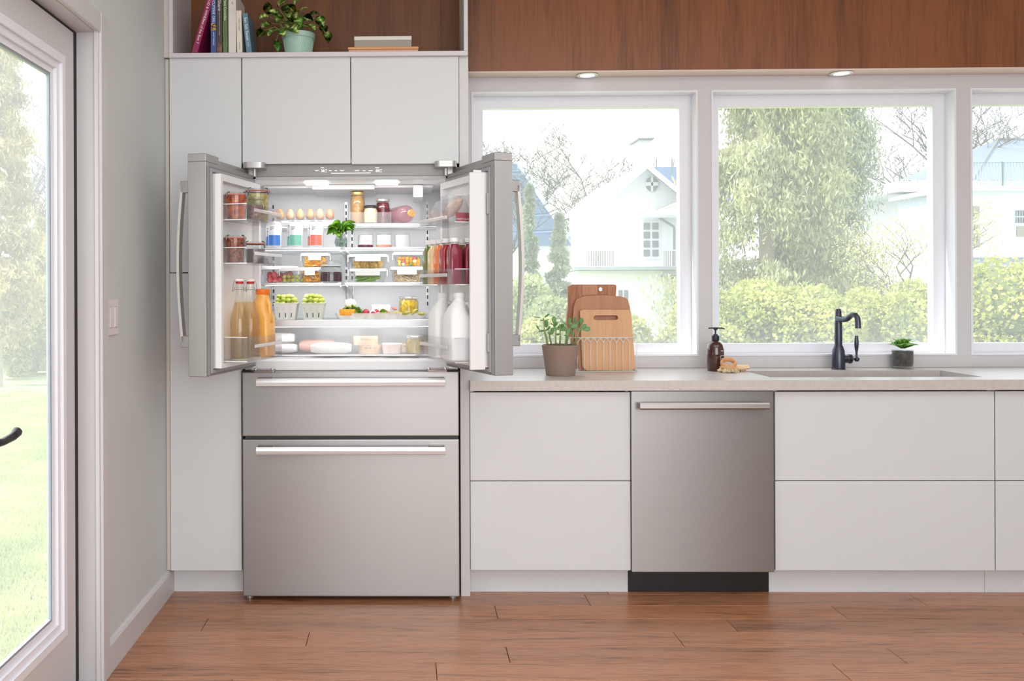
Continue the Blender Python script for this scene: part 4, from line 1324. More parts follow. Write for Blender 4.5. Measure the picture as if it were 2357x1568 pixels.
# ---------------------------------------------------------------- fourth shelf: baskets of grapes, platter
z4 = Z4+0.0018
M('basket_paper', (236, 238, 236), 0.7, var=0.02); M('basket_paper_b', (222, 228, 218), 0.7, var=0.02)
s = S(0.17)
for bi, (px, mt, lab) in enumerate(((657.5, 'basket_paper', 'left white slotted berry basket full of grapes'), (720.5, 'basket_paper_b', 'right pale green slotted berry basket full of grapes'))):
    cx, cy = PX(px, 0.15, 715), 0.185
    w0, w1, h = 41*s, 54*s, 38*s
    t = thing('berry_basket', lab, 'basket', (cx, cy, z4), 'berry baskets on the fourth shelf')
    bm = bmesh.new()
    A = lambda w, z: [(cx-w/2, cy-w/2, z), (cx+w/2, cy-w/2, z), (cx+w/2, cy+w/2, z), (cx-w/2, cy+w/2, z)]
    R = [[bm.verts.new(v) for v in A(w, z)] for w, z in ((w0, z4), (w1, z4+h), (w1+0.003, z4+h), (w1+0.003, z4+h-0.004), (w1-0.004, z4+h-0.001), (w0-0.004, z4+0.003))]
    for a, b in ((0, 1), (1, 2), (2, 3), (1, 4), (4, 5)):
        for k in range(4):
            bm.faces.new((R[a][k], R[a][(k+1) % 4], R[b][(k+1) % 4], R[b][k]))
    bm.faces.new(R[0]); bm.faces.new(R[5])
    obj('basket_body', bm, mt, t)
    for f in (-0.33, 0.0, 0.33):
        def pt(fx, fz, off):
            w = w0+(w1-w0)*fz
            return Vector((cx+w*fx, cy-w/2-off, z4+h*fz))
        bm = bmesh.new()
        vs = [bm.verts.new(pt(f*0.9+dx, fz, off)) for dx, fz, off in ((-0.10, 0.04, 0.0), (-0.10, 0.8, 0.0), (0.10, 0.8, 0.0), (0.10, 0.04, 0.0), (-0.06, 0.06, 0.0022), (-0.06, 0.78, 0.0022), (0.06, 0.78, 0.0022), (0.06, 0.06, 0.0022))]
        for q in ((4, 5, 6, 7), (0, 1, 5, 4), (1, 2, 6, 5), (2, 3, 7, 6), (3, 0, 4, 7)):
            bm.faces.new([vs[i] for i in q])
        rb = obj('rib', bm, mt, t)
        bm = bmesh.new()
        vs = [bm.verts.new(pt(f*0.9+dx+0.005, fz, 0.0028)) for dx, fz in ((-0.022, 0.14), (-0.022, 0.40), (0.022, 0.40), (0.022, 0.14))]
        bm.faces.new(vs)
        obj('slot', bm, 'black_lid', rb)
    rk = random.Random(30+bi)
    gl = ['green grape heaped in the left berry basket', 'green grape heaped in the right berry basket'][bi]
    for i in range(35):
        lay = 0 if i < 16 else (1 if i < 28 else 2)
        j = i-(0, 16, 28)[lay]
        nx = (4, 4, 4)[lay]
        span = w1*(0.355, 0.34, 0.27)[lay]
        gx = cx-span+(j % nx)*2*span/(nx-1)+rk.uniform(-.003, .003)
        ny = (4, 3, 2)[lay]
        gy = cy-span+(j//nx)*2*span/max(1, ny-1)+rk.uniform(-.003, .003)
        put('grape', gr, ['grape', 'grape_b', 'grape_c', 'grape'][rk.randrange(4)], (gx, gy, z4+h-0.004+lay*0.0165+rk.uniform(-.002, .002)), gl, 'grape', 'grapes in the %s basket' % ['left', 'right'][bi], None, rk.uniform(1.12, 1.30))
# platter
YP = 0.205
p0, p1 = PX(768, YP-0.05, 730), PX(986, YP-0.05, 730)
cx, cy = (p0+p1)/2, YP
wP, hP = p1-p0, 14*S(YP)
bm = bmesh.new()
def el(w, d):
    return [(cx+w/2*math.copysign(abs(math.cos(a))**0.75, math.cos(a)), cy+d/2*math.copysign(abs(math.sin(a))**0.75, math.sin(a))) for a in [2*PI*k/40 for k in range(40)]]
loft(bm, [(el(wP*0.91, 0.110), z4), (el(wP*0.96, 0.124), z4+hP*0.35), (el(wP, 0.135), z4+hP), (el(wP*0.985, 0.13), z4+hP), (el(wP*0.90, 0.10), z4+hP*0.62)])
tag(obj('platter', bm, MIX2('stoneware', (240, 238, 234), (226, 222, 216), 30, 0.35), None, None, 'auto'), 'long white stoneware platter of cheese and vegetables', 'platter')
zp = z4+hP*0.62+0.001
sP = S(YP-0.02)
def onp(px, dy=0.0, dz=0.0):
    return Vector((PX(px, YP+dy, 715), YP+dy, zp+dz))
# orange cheese wheel
bm = bmesh.new(); q = onp(800.5, -0.025)
lathe(bm, [(0, 0), (19*sP, 0), (20*sP, 0.004), (20*sP, 0.021), (19*sP, 0.027), (0, 0.027)], q, 28)
tag(obj('orange_cheese', bm, MIX2('orange_rind', (246, 160, 30), (252, 182, 60), 60, 0.45, stretch=(8, 8, 0.6)), None, None, 'auto'), 'small round orange cheese at the left end of the platter', 'cheese')
# speckled white dome cheese on leaves on it
q = onp(808, 0.000, 0.038)
wc = lump('white_cheese', 12.5*sP, 33, (1.0, 1.0, 0.95), 0.04, 3)
MIX2('speckled', (244, 236, 210), (96, 90, 70), 160, 0.6, lo=0.68, hi=0.74)
put('white_cheese', wc, 'speckled', q+Vector((0, 0, 0.012)), 'speckled white round cheese resting on green leaves', 'cheese', None, (0, 0, 0))
LEAFM('salad_green', (116, 162, 54), (170, 202, 100), 50, 0.3)
sl = leaf_mesh('salad_leaf', 0.040, 0.030, 0.3, 0.3)
sl.materials.append(MATS['salad_green'])
ls = thing('salad_leaves', 'green salad leaves under the speckled white cheese', 'leaves', onp(808, 0.0, 0.028))
rk = random.Random(40)
for k in range(22):
    a = rk.uniform(0, 2*PI)
    px = rk.choice((798, 806, 814, 822, 830))
    b = onp(px, rk.uniform(-0.025, 0.01), 0.028+rk.uniform(0, 0.008)+(-0.012 if px > 820 else 0))
    obj('leaf', sl, None, ls, orient(b, (math.cos(a), math.sin(a)*0.6-0.3, rk.uniform(-0.5, 0.5)), rk.uniform(-.5, .5), s=rk.uniform(0.7, 1.0)))
lf = thing('radish_leaf', 'single light green leaf standing beside the orange cheese', 'leaf', onp(824, -0.045))
obj('leaf', sl, None, lf, orient(onp(820, -0.046, 0.024), (0.5, -0.1, -0.8), 0.9, (0, -1, 0.2), 0.9))
M('radish', (172, 24, 62), 0.3, var=0.1, coat=0.4); M('radish_white', (244, 232, 234), 0.4)
rd = lump('radish', 1.0, 50, (1, 1, 1.12), 0.02, 3)
put('radish', rd, 'radish', onp(842, -0.03, 0.010), 'whole dark red radish beside the salad leaf', 'radish', 'radishes', (0, 0.3, 0), 8.3*sP)
rh = thing('cut_radish', 'cut radish with a white top in the middle of the platter', 'radish', onp(857, -0.045), 'radishes')
bm = bmesh.new(); sph(bm, onp(858, -0.040, 0.010), 7.5*sP, 3)
obj('flesh', bm, 'radish_white', rh, None, True)
bm = bmesh.new(); sph(bm, onp(859, -0.050, 0.007), 6.0*sP, 3)
obj('skin', bm, 'radish', rh, None, True)
put('radish', rd, 'radish', onp(866, -0.015, 0.012), 'half hidden radish behind the cut one', 'radish', 'radishes', (0, 0.3, 0), 7.0*sP)
# block of white cheese on a pink plate edge
a, b = onp(856, 0.025), onp(898, 0.025)
tag(box('cheese_block', (a.x, 0.195, zp+0.012), (b.x, 0.245, zp+0.046), MIX2('white_cheese', (248, 240, 222), (250, 244, 232), 20, 0.55), None, 0.004, 2), 'square block of creamy white cheese on the platter', 'cheese')
# ham and leaf slices
M('ham', (224, 150, 132), 0.45, var=0.15, scale=60); MIX2('gherkin', (150, 150, 40), (196, 186, 70), 50, 0.35, coat=0.4)
hm = lump('ham_slice', 0.016, 61, (1.2, 0.6, 0.45), 0.25, 2)
for i, (px, dy, dz, lb) in enumerate(((874, -0.03, 0.006, 'left pink slice of cured ham lying below the cheese block'), (890, -0.02, 0.016, 'middle pink slice of cured ham on the platter'), (907, 0.0, 0.030, 'upper curled slice of cured ham beside the pickle jar'))):
    put('ham_slice', hm, 'ham', onp(px, dy, dz), lb, 'ham', 'ham slices', (0.2*i, 0.3, 0.4*i))
lg = thing('garnish_leaf', 'flat green garnish leaf on the ham slices', 'leaf', onp(885, -0.045, 0.012))
obj('leaf', sl, None, lg, orient(onp(874, -0.047, 0.014), (1.0, -0.1, 0.05), 0.7, (0, -0.6, 0.8), 0.85))
gk = lump('gherkin', 0.0112, 70, (2.1, 0.9, 0.8), 0.06, 2)
for i, (px, dy, dz, rz, ry, lb) in enumerate(((908, -0.04, 0.007, 0.2, -0.3, 'leftmost gherkin leaning on the ham'), (918, -0.052, 0.006, 0.1, 0.1, 'light gherkin lying in front of the jar'), (936, -0.058, 0.010, 0.5, -0.2, 'large gherkin in front of the middle of the jar'),
                                   (952, -0.050, 0.012, -0.2, -0.7, 'upright gherkin leaning against the pickle jar'), (966, -0.040, 0.006, 0.0, 0.05, 'rightmost flat gherkin on the platter'))):
    put('gherkin', gk, 'gherkin', onp(px, dy, dz), lb, 'gherkin', 'gherkins on the platter', (0.1*i, ry, rz))
MIX2('pickle_brine', (214, 178, 10), (176, 140, 8), 50, 0.2, coat=0.6)
PJ = [(0, 0), (0.9, 0), (1.0, 0.05), (1.0, 0.70), (0.90, 0.80), (0.88, 0.86)]
jar('pickle_jar', 'glass jar of yellow pickles with silver lid on the platter', 'jar', onp(941, 0.012), 23*sP, 42.5*S(YP), 'pickle_brine', PJ, 'metal_lid', 0.14, 0.95, 0.84)

# ---------------------------------------------------------------- bottom drawer
zd = dz0+0.0035
MIX2('paper_wrap', (244, 242, 240), (232, 228, 226), 40, 0.7, bmp=0.1); M('pink_meat', (220, 176, 164), 0.55, var=0.08, scale=30)
def parcel(name, label, cat, px0, px1, py0, py1, Y, depth, mat, z, group=None, taper=0.85):
    s = S(Y)
    x0, x1 = PX(px0, Y, 795), PX(px1, Y, 795)
    h = (py1-py0)*s
    cy = Y+depth/2
    bm = bmesh.new()
    rings = []
    n = 9
    for k in range(n):
        f = k/(n-1)
        x = x0+(x1-x0)*f
        e = 1-0.30*abs(2*f-1)**5
        pts = []
        for j in range(16):
            a = 2*PI*j/16
            kx = 1+0.03*math.sin(5*a+k)
            pts.append(bm.verts.new((x, cy+depth/2*e*kx*math.copysign(abs(math.cos(a))**0.7, math.cos(a)), z+h/2+h/2*e*math.copysign(abs(math.sin(a))**0.7, math.sin(a)))))
        rings.append(pts)
    for a, b in zip(rings, rings[1:]):
        for j in range(16):
            bm.faces.new((a[j], a[(j+1) % 16], b[(j+1) % 16], b[j]))
    bm.faces.new(rings[0]); bm.faces.new(rings[-1][::-1])
    return tag(obj(name, bm, mat, None, None, 'auto'), label, cat, group)
GP = 'paper parcels in the clear drawer'
parcel('paper_parcel', 'white paper parcel at the left end of the drawer, lower one', 'parcel', 608, 681, 786, 808, 0.20, 0.09, 'paper_wrap', zd, GP)
parcel('paper_parcel', 'white paper parcel at the left end of the drawer, upper one', 'parcel', 610, 676, 760, 784, 0.22, 0.08, 'paper_wrap', zd+22*S(0.2)+0.001, GP)
parcel('meat_roll', 'pink meat roll behind the white paper parcel', 'meat', 688, 770, 778, 808, 0.25, 0.08, 'pink_meat', zd)
parcel('paper_parcel', 'long white paper parcel in the middle of the drawer', 'parcel', 714, 808, 782, 808, 0.145, 0.075, 'paper_wrap', zd, GP)
M('birch', (240, 208, 176), 0.55, var=0.06, scale=40)
def cheese_box(px, Y, z, rpx, hpx, label, chars):
    s = S(Y)
    c = Vector((PX(px, Y, 790), Y+rpx*s, z))
    r, h = rpx*s, hpx*s
    t = thing('cheese_box', label, 'cheese box', c, 'round wooden cheese boxes')
    revolve('box_base', [(0, 0), (r*0.97, 0), (r*0.97, h*0.5), (0, h*0.5)], c, 'birch', t, 36)
    revolve('box_lid', [(0, h*0.38), (r, h*0.38), (r, h*0.98), (r*0.98, h), (0, h)], c, 'birch', t, 36)
    n = len(chars)
    for ch, ang in chars:
        a = D(-90+ang)
        p = c+Vector((r*1.004*math.cos(a), r*1.004*math.sin(a), h*0.69))
        m = Matrix.Translation(p) @ Matrix.Rotation(a+PI/2, 4, 'Z') @ FACE
        text('lettering', ch, h*0.42, m, M('box_print', (216, 160, 110), 0.6), t, 0.0002)
    bm = bmesh.new()
    for a0 in (-24, -4):
        for k in range(5):
            a = D(-90+a0+k*3.2)
            zz = h*(0.66+0.06*math.sin(k*1.6+(0 if a0 < -10 else 2)))
            arc_band(bm, c, r*1.005, zz, zz+h*0.07, a, a+D(3.4), 1)
    obj('printed_mark', bm, 'print_grey', t)
    return c, r, h
cc, rc_, hc_ = cheese_box(850, 0.155, zd, 27, 20, 'lower round birch cheese box in the clear drawer', [('G', 26), ('o', 37), ('S', -62), ('o', -50)])
cheese_box(840.5, 0.150, zd+hc_+0.0005, 29, 20, 'upper round birch cheese box, stacked on the other', [('G', 16), ('o', 25), ('a', 34), ('t', 42), ('B', 51), ('s', -66)])
s = S(0.16)
c = at(902.5, zd, 0.165, 795)
t = thing('soft_cheese_tub', 'squat pale pink tub beside the wooden cheese boxes', 'tub', c)
revolve('tub_body', [(0, 0), (19*s, 0), (21*s, 0.003), (23.2*s, 21*s), (0, 21*s)], c, M('tub_pink', (246, 228, 224), 0.4, var=0.01), t, 28)
revolve('tub_lid', [(0, 21.2*s), (23.4*s, 21.2*s), (24*s, 22*s), (23.4*s, 24.5*s), (0, 25*s)], c, 'lid_white', t, 28)
jar('pickle_jar', 'glass jar of yellow pickles with silver lid in the drawer', 'jar', at(954.5, zd, 0.17, 790), 21*s, 42*s, 'pickle_brine', PJ, 'metal_lid', 0.14, 0.95, 0.84)
cheese_box(930, 0.26, zd, 20, 20, 'wooden cheese box half hidden behind the tub', [])
cheese_box(983, 0.24, zd, 17, 24, 'wooden cheese box half hidden behind the drawer jar', [])

# ================================================================ left door
def dl(u, p, z):
    return ML @ Vector((u, p, z))
def drr(u, p, z):
    return MR @ Vector((u, p, z))
zb1, zb2_, zb3 = BL[0][0]+0.0035, BL[1][0]+0.0035, BL[2][0]+0.0035
MIX2('peaches', (226, 104, 24), (120, 20, 16), 34, 0.25, 0.40, 0.60, coat=0.6)
MIX2('olives_oil', (168, 150, 50), (214, 200, 140), 36, 0.25, 0.40, 0.60, coat=0.5)
MIX2('spice_mix', (150, 108, 98), (110, 66, 56), 120, 0.5)
MIX2('granola', (180, 92, 58), (84, 20, 22), 110, 0.4, 0.40, 0.6, coat=0.3, bmp=0.3)
MIX2('dark_sauce', (58, 36, 40), (96, 58, 56), 50, 0.3, coat=0.3)
jar('preserving_jar', 'preserving jar of peaches in red syrup in the top door bin', 'jar', dl(0.335, -0.064, zb1), 0.0445, 0.106, 'peaches', TUMB, 'box_glass', 0.08, 0.98, 0.88, None, 'jar_glass', 'rubber_ring')
jar('preserving_jar', 'short glass jar of brown spice in front of the tall jar', 'jar', dl(0.262, -0.112, zb1), 0.036, 0.094, 'spice_mix', [(0, 0), (0.92, 0), (1.0, 0.05), (1.0, 0.62), (0.80, 0.76), (0.88, 0.84), (0.90, 0.90)], 'box_glass', 0.09, 0.98, 0.66)
jar('preserving_jar', 'tall preserving jar of olives at the back of the top door bin', 'jar', dl(0.160, -0.080, zb1), 0.049, 0.142, 'olives_oil', TUMB, 'box_glass', 0.07, 0.98, 0.82, None, 'jar_glass', 'rubber_ring')
jar('preserving_jar', 'preserving jar of red berry granola in the middle door bin', 'jar', dl(0.342, -0.062, zb2_), 0.0425, 0.106, 'granola', TUMB, 'box_glass', 0.08, 0.98, 0.90, None, 'jar_glass', 'rubber_ring')
jar('preserving_jar', 'preserving jar of dark sauce in the middle door bin', 'jar', dl(0.235, -0.098, zb2_), 0.045, 0.086, 'dark_sauce', TUMB, 'box_glass', 0.09, 0.98, 0.66, None, 'jar_glass', 'rubber_ring')
# swing-top bottles
CLEAR('bottle_glass', (251, 252, 250), 0.7, haze=0.02, rough=0.02)
m_ = CLEAR('pale_cider', (252, 240, 216), 0.15, haze=0.28, hazecol=(248, 214, 164))
M('red_seal', (190, 24, 36), 0.5); M('porcelain', (246, 244, 242), 0.25)
def swing_bottle(u, p, label):
    c = dl(u, p, zb3)
    t = thing('swing_top_bottle', label, 'bottle', c, 'swing-top bottles in the lower left door bin')
    r, h = 0.0375, 0.313
    revolve('glass', [(0, 0), (r*0.9, 0), (r, 0.005), (r, 0.145), (r*0.94, 0.165), (r*0.60, 0.212), (r*0.42, 0.245), (r*0.38, 0.278), (r*0.44, 0.280), (r*0.44, 0.290), (r*0.36, 0.292), (0, 0.292)], c, 'bottle_glass', t, 28)
    revolve('drink', [(0, 0.006), (r*0.92, 0.006), (r*0.94, 0.010), (r*0.94, 0.144), (r*0.88, 0.163), (r*0.56, 0.209), (r*0.50, 0.222), (0, 0.222)], c, m_, t, 24)
    revolve('glass_base', [(0, 0.0005), (r*0.93, 0.0005), (r*0.96, 0.005), (0, 0.005)], c, M('glass_green', (196, 200, 176), 0.2), t, 24)
    revolve('rubber_seal', [(0, 0.2925), (r*0.40, 0.2925), (r*0.42, 0.296), (r*0.42, 0.301), (0, 0.301)], c, 'red_seal', t, 20)
    revolve('stopper', [(0, 0.3012), (r*0.44, 0.3012), (r*0.50, 0.305), (r*0.42, 0.311), (0, 0.313)], c, 'porcelain', t, 20)
    bm = bmesh.new()
    for sgn in (-1, 1):
        tube(bm, [c+Vector(v) for v in ((sgn*0.002, -0.002, 0.307), (sgn*0.020, -0.003, 0.304), (sgn*0.024, -0.004, 0.290), (sgn*0.027, -0.006, 0.262), (sgn*0.020, -0.012, 0.266), (sgn*0.016, -0.010, 0.280))], 0.0011, 6)
    tube(bm, [c+Vector((0.017*math.cos(a), 0.017*math.sin(a), 0.270)) for a in [k*2*PI/20 for k in range(20)]], 0.0010, 5, closed=True)
    obj('wire_bail', bm, 'clip_steel', t, None, True)
swing_bottle(0.338, -0.078, 'swing-top bottle of pale cider nearest the door edge')
swing_bottle(0.252, -0.086, 'swing-top bottle of pale cider between bottle and juice jug')
# juice jug and milk jugs
def jug(name, label, cat, Mx, u, p, z, w, d, h, mat, capmat, capr, hand=1, group=None, square=False):
    c = Mx @ Vector((u, p, z))
    t = thing(name, label, cat, c, group)
    bm = bmesh.new()
    if square:
        mid = [(rr(u, p, w, d, 0.018), z+h*0.58), (rr(u, p-hand*d*0.07, w*0.94, d*0.84, 0.022), z+h*0.68), (rr(u, p-hand*d*0.07, w*0.84, d*0.76, 0.026), z+h*0.80)]
    else:
        mid = [(rr(u, p, w, d, 0.018), z+h*0.58), (rr(u, p-hand*d*0.11, w*0.94, d*0.74, 0.022), z+h*0.67), (rr(u, p-hand*d*0.10, w*0.74, d*0.54, 0.024), z+h*0.78)]
    loft(bm, [(rr(u, p, w*0.90, d*0.90, 0.014), z), (rr(u, p, w, d, 0.016), z+0.006)]+mid+[ (rr(u, p, capr*2.2, capr*2.2, capr*1.05), z+h*0.86), (rr(u, p, capr*1.8, capr*1.8, capr*0.88), z+h*0.89), (rr(u, p, capr*1.8, capr*1.8, capr*0.88), z+h*0.92)])
    obj('jug_body', bm, mat, t, Mx, 'auto')
    bm = bmesh.new()
    lathe(bm, [(0, 0), (capr, 0), (capr*1.04, 0.002), (capr*1.04, h*0.075), (capr*0.95, h*0.082), (0, h*0.082)], (u, p, z+h*0.918), 24)
    obj('cap', bm, capmat, t, Mx, 'auto')
    bm = bmesh.new()
    s_ = hand
    q = [(d*0.05, 0.84), (d*0.26, 0.835), (d*0.40, 0.77), (d*0.43, 0.66), (d*0.42, 0.50)]
    tube(bm, [(u+0.012, p+s_*a, z+h*b) for a, b in q], [0.009, 0.0095, 0.0085, 0.0085, 0.011], 10)
    obj('grip', bm, mat, t, Mx, True)
    return t
M('orange_juice', (248, 186, 92), 0.28, var=0.03, coat=0.4, sss=0.1); M('orange_cap', (244, 124, 30), 0.4)
M('milk_plastic', (246, 247, 249), 0.38, var=0.004, sss=0.1); M('milk_cap', (240, 241, 244), 0.4)
jug('juice_jug', 'plastic jug of orange juice with orange cap', 'jug', ML, 0.150, -0.096, zb3, 0.088, 0.082, 0.272, 'orange_juice', 'orange_cap', 0.028, -1, None, True)

# ================================================================ right door
zr1, zr2, zr3 = BR[0][0]+0.0035, BR[1][0]+0.0035, BR[2][0]+0.0035
M('bottle_cap', (240, 240, 240), 0.4)
def juice(u, p, colr, label, w=0.050, h=0.178):
    c = drr(u, p, zr2)
    t = thing('juice_bottle', label, 'bottle', c, 'square juice bottles in the right door')
    k = 'juice_%d_%d_%d' % colr
    M(k, colr, 0.22, var=0.05, coat=0.6)
    bm = bmesh.new()
    loft(bm, [(rr(u, p, w*0.92, w*0.92, 0.006), zr2), (rr(u, p, w, w, 0.009), zr2+0.004), (rr(u, p, w, w, 0.009), zr2+h*0.72), (rr(u, p, w*0.70, w*0.70, 0.014), zr2+h*0.84), (rr(u, p, w*0.66, w*0.66, 0.016), zr2+h*0.86)])
    obj('bottle_body', bm, k, t, MR, 'auto')
    bm = bmesh.new()
    lathe(bm, [(0, 0), (w*0.32, 0), (w*0.32, 0.008), (0, 0.008)], (u, p, zr2+h*0.861), 20)
    obj('neck', bm, 'box_glass', t, MR, 'auto')
    bm = bmesh.new()
    lathe(bm, [(0, 0), (w*0.36, 0), (w*0.37, 0.002), (w*0.37, h*0.085), (w*0.33, h*0.095), (0, h*0.095)], (u, p, zr2+h*0.90), 20)
    obj('cap', bm, 'bottle_cap', t, MR, 'auto')
juice(0.110, -0.119, (110, 116, 40), 'olive green juice bottle deepest in the right door bin')
juice(0.165, -0.119, (240, 206, 154), 'cream coloured juice bottle between the green and orange ones')
juice(0.220, -0.116, (238, 124, 44), 'bright orange juice bottle in the right door bin')
juice(0.276, -0.116, (164, 40, 50), 'red juice bottle next to the orange one')
juice(0.345, -0.112, (134, 36, 56), 'dark red juice bottle nearest the front of the bin')
juice(0.345, -0.050, (138, 32, 54), 'dark red juice bottle beside the white mullion flap')
juice(0.276, -0.050, (120, 88, 40), 'amber juice bottle hidden behind the front red bottles')
MJ = 'white milk jugs in the right door'
jug('milk_jug', 'white milk jug at the front of the lower right bin', 'jug', MR, 0.325, -0.084, zr3, 0.104, 0.104, 0.262, 'milk_plastic', 'milk_cap', 0.023, 1, MJ)
jug('milk_jug', 'white milk jug behind the front one in the lower right bin', 'jug', MR, 0.175, -0.090, zr3, 0.100, 0.098, 0.262, 'milk_plastic', 'milk_cap', 0.021, 1, MJ)
# vacuum pack in the top bin
t = thing('vacuum_pack', 'clear vacuum pack of pale salmon with a red label', 'package', drr(0.30, -0.08, zr1))
bm = bmesh.new()
loft(bm, [([(0.10, -0.055), (0.372, -0.055), (0.372, -0.12), (0.10, -0.12)], zr1+0.001), ([(0.10, -0.06), (0.372, -0.06), (0.372, -0.115), (0.10, -0.115)], zr1+0.05), ([(0.12, -0.08), (0.365, -0.08), (0.365, -0.095), (0.12, -0.095)], zr1+0.10)])
obj('film', bm, CLEAR('pack_film', (252, 252, 252), 0.08, haze=0.12, rough=0.3, face=0.02), t, MR)
fm = lump('fillet', 1.0, 77, (0.075, 0.022, 0.026), 0.10, 3)
fm.materials.append(MIX2('salmon_pale', (242, 200, 176), (248, 222, 206), 60, 0.4))
obj('fillet', fm, None, t, MR @ Matrix.Translation((0.285, -0.088, zr1+0.062)) @ Matrix.Rotation(-0.35, 4, 'Y'))
M('label_red', (168, 24, 56), 0.4, var=0.02)
lb = box('label', (0.3745, -0.118, zr1+0.001), (0.3765, -0.028, zr1+0.034), 'label_red', t, 0, 1, MR)
ml_ = MR @ Matrix.Translation((0.3768, 0, 0)) @ Matrix.Rotation(PI/2, 4, 'Z') @ FACE
text('lettering', 'FINEST QUALITY', 0.0095, MR @ Matrix.Translation((0.3772, -0.082, zr1+0.0095)) @ Matrix.Rotation(PI/2, 4, 'Z') @ FACE, 'lid_white', t, 0.0002)
text('lettering', '1', 0.026, MR @ Matrix.Translation((0.3772, -0.041, zr1+0.0150)) @ Matrix.Rotation(PI/2, 4, 'Z') @ FACE, 'lid_white', t, 0.0002)
# ================================================================ on the open shelf
zs = zs1+0.0003
M('paper_pages', (236, 228, 214), 0.8, var=0.05, scale=80)
M('print_white', (240, 238, 234), 0.5); M('print_red', (176, 40, 50), 0.5)
def book(label, px0, px1, py_top, Y, depth, colr, lean=0.0, texts=(), soft=False, extra=None, pages='paper_pages'):
    """spine px range at the shelf line; lean in radians (to the right)"""
    x0, x1 = PX(px0, Y, 118), PX(px1, Y, 118)
    h = max(0.05, (zs1 and (PZ(py_top, Y, (px0+px1)/2)-zs))) if py_top > 0 else 0.255-py_top*0.0016
    w = x1-x0
    t = thing('book', label, 'book', (x0, Y, zs), 'cookbooks on the open shelf')
    piv = (x1 if lean > 0 else x0)
    Mx = Matrix.Translation((piv, 0, zs)) @ Matrix.Rotation(lean, 4, 'Y') @ Matrix.Translation((-piv, 0, -zs))
    key = 'book_%d_%d_%d' % colr
    M(key, colr, 0.42, var=0.05, scale=30, coat=0.2)
    bm = bmesh.new()
    bx(bm, (x0, Y, zs), (x0+0.002, Y+depth, zs+h)); bx(bm, (x1-0.002, Y, zs), (x1, Y+depth, zs+h))
    bx(bm, (x0, Y-0.0015, zs), (x1, Y+0.002, zs+h), 0.0008)
    obj('cover', bm, key, t, Mx)
    box('pages', (x0+0.0021, Y+0.0022, zs+0.003), (x1-0.0021, Y+depth-0.003, zs+h-0.003), pages, t, 0, 1, Mx)
    for body, fz, size, mt in texts:
        p = Vector(((x0+x1)/2, Y-0.0017, zs+fz))
        text('lettering', body, size, Mx @ Matrix.Translation(p) @ FACE @ Matrix.Rotation(-PI/2, 4, 'Z'), mt, t, 0.0001)
    if extra:
        z0, z1, mt = extra
        box('spine_picture', (x0+0.001, Y-0.0019, zs+z0), (x1-0.001, Y-0.001, zs+z1), mt, t, 0, 1, Mx)
    return t
Yb_ = 0.030
s = S(Yb_)
book('magenta cookbook leaning to the right at the left end', 440, 453.5, -5, Yb_, 0.19, (150, 26, 84), 0.285, (('Best of the Best 7', 0.100, 0.0150, 'print_white'), ('FOOD & WINE', 0.205, 0.0150, 'print_white')))
book('blue cookbook with white capital lettering', 485.5, 498.5, -5, Yb_+0.004, 0.19, (58, 84, 150), 0.0, (('CHARCUTERIE GRILLING', 0.185, 0.0150, 'print_white'), ('R. AND THOMAS', 0.072, 0.0085, 'print_white')), extra=(0.102, 0.132, MIX2('spine_photo', (222, 180, 90), (70, 50, 40), 90, 0.4)))
book('dark brown cookbook titled in white script', 499.2, 511.8, -5, Yb_+0.002, 0.20, (74, 62, 58), 0.0, (('Share', 0.208, 0.0200, 'print_white'), ('The cookbook that celebrates our common humanity', 0.135, 0.0050, 'print_white')), extra=(0.002, 0.044, MIX2('spine_photo_b', (140, 96, 70), (90, 70, 60), 70, 0.4)))
book('green cookbook with white lettering', 513.0, 524.5, -5, Yb_+0.004, 0.19, (92, 120, 70), 0.0, (('Pasta Comedies', 0.190, 0.0140, 'print_white'),))
book('tall white cookbook with a plain spine', 526.0, 543.5, -5, Yb_-0.006, 0.21, (224, 218, 214), 0.0, (('W', 0.215, 0.012, 'print_grey'),))
book('thin cream cookbook, shortest but one', 546.0, 558.0, 24.5, Yb_+0.002, 0.15, (232, 222, 208), -0.02, (('SIMPLY FRESH', 0.125, 0.0085, 'print_grey'), ('Lisa Valley', 0.035, 0.008, 'print_grey')))
book('teal blue cookbook leaning left at the right end', 567.5, 580.0, 30.5, Yb_-0.004, 0.17, (92, 130, 150), -0.105, (('Sea Salt Sweet', 0.105, 0.0170, 'print_white'), ('Heather', 0.040, 0.006, 'print_white')))
# pothos
YPp = 0.115
sp = S(YPp)
pc = Vector((PX(687, YPp, 95), YPp, zs))
po = thing('pothos_plant', 'variegated trailing pothos in a mint green ribbed pot', 'plant', pc)
rb, rt, hh = 28.5*sp, 37*sp, 56*sp
bm = bmesh.new()
prof = [(0, 0), (rb, 0), (rb+0.001, 0.003)]
prof += [(rb+(rt-rb)*f, hh*f) for f in (0.2, 0.4, 0.6, 0.78)] + [(rt*1.03, hh*0.80), (rt*1.04, hh), (rt*0.95, hh), (rt*0.92, hh*0.85), (0, hh*0.85)]
pot = revolve('pot', prof, pc, M('mint_glaze', (176, 208, 192), 0.4, var=0.04, scale=12), po, 40)
bm = bmesh.new()
n = 44
for k in range(n):
    a = 2*PI*k/n
    tube(bm, [pc+Vector(((rb+(rt-rb)*f)*1.004*math.cos(a+0.5*f), (rb+(rt-rb)*f)*1.004*math.sin(a+0.5*f), hh*f)) for f in (0.03, 0.2, 0.4, 0.6, 0.76)], 0.0013, 4)
obj('ribs', bm, 'mint_glaze', po, None, True)
revolve('soil', [(0, hh*0.87), (rt*0.91, hh*0.86), (0, hh*0.88)], pc, MIX2('soil', (60, 44, 36), (36, 26, 22), 120, 0.9), po, 20)
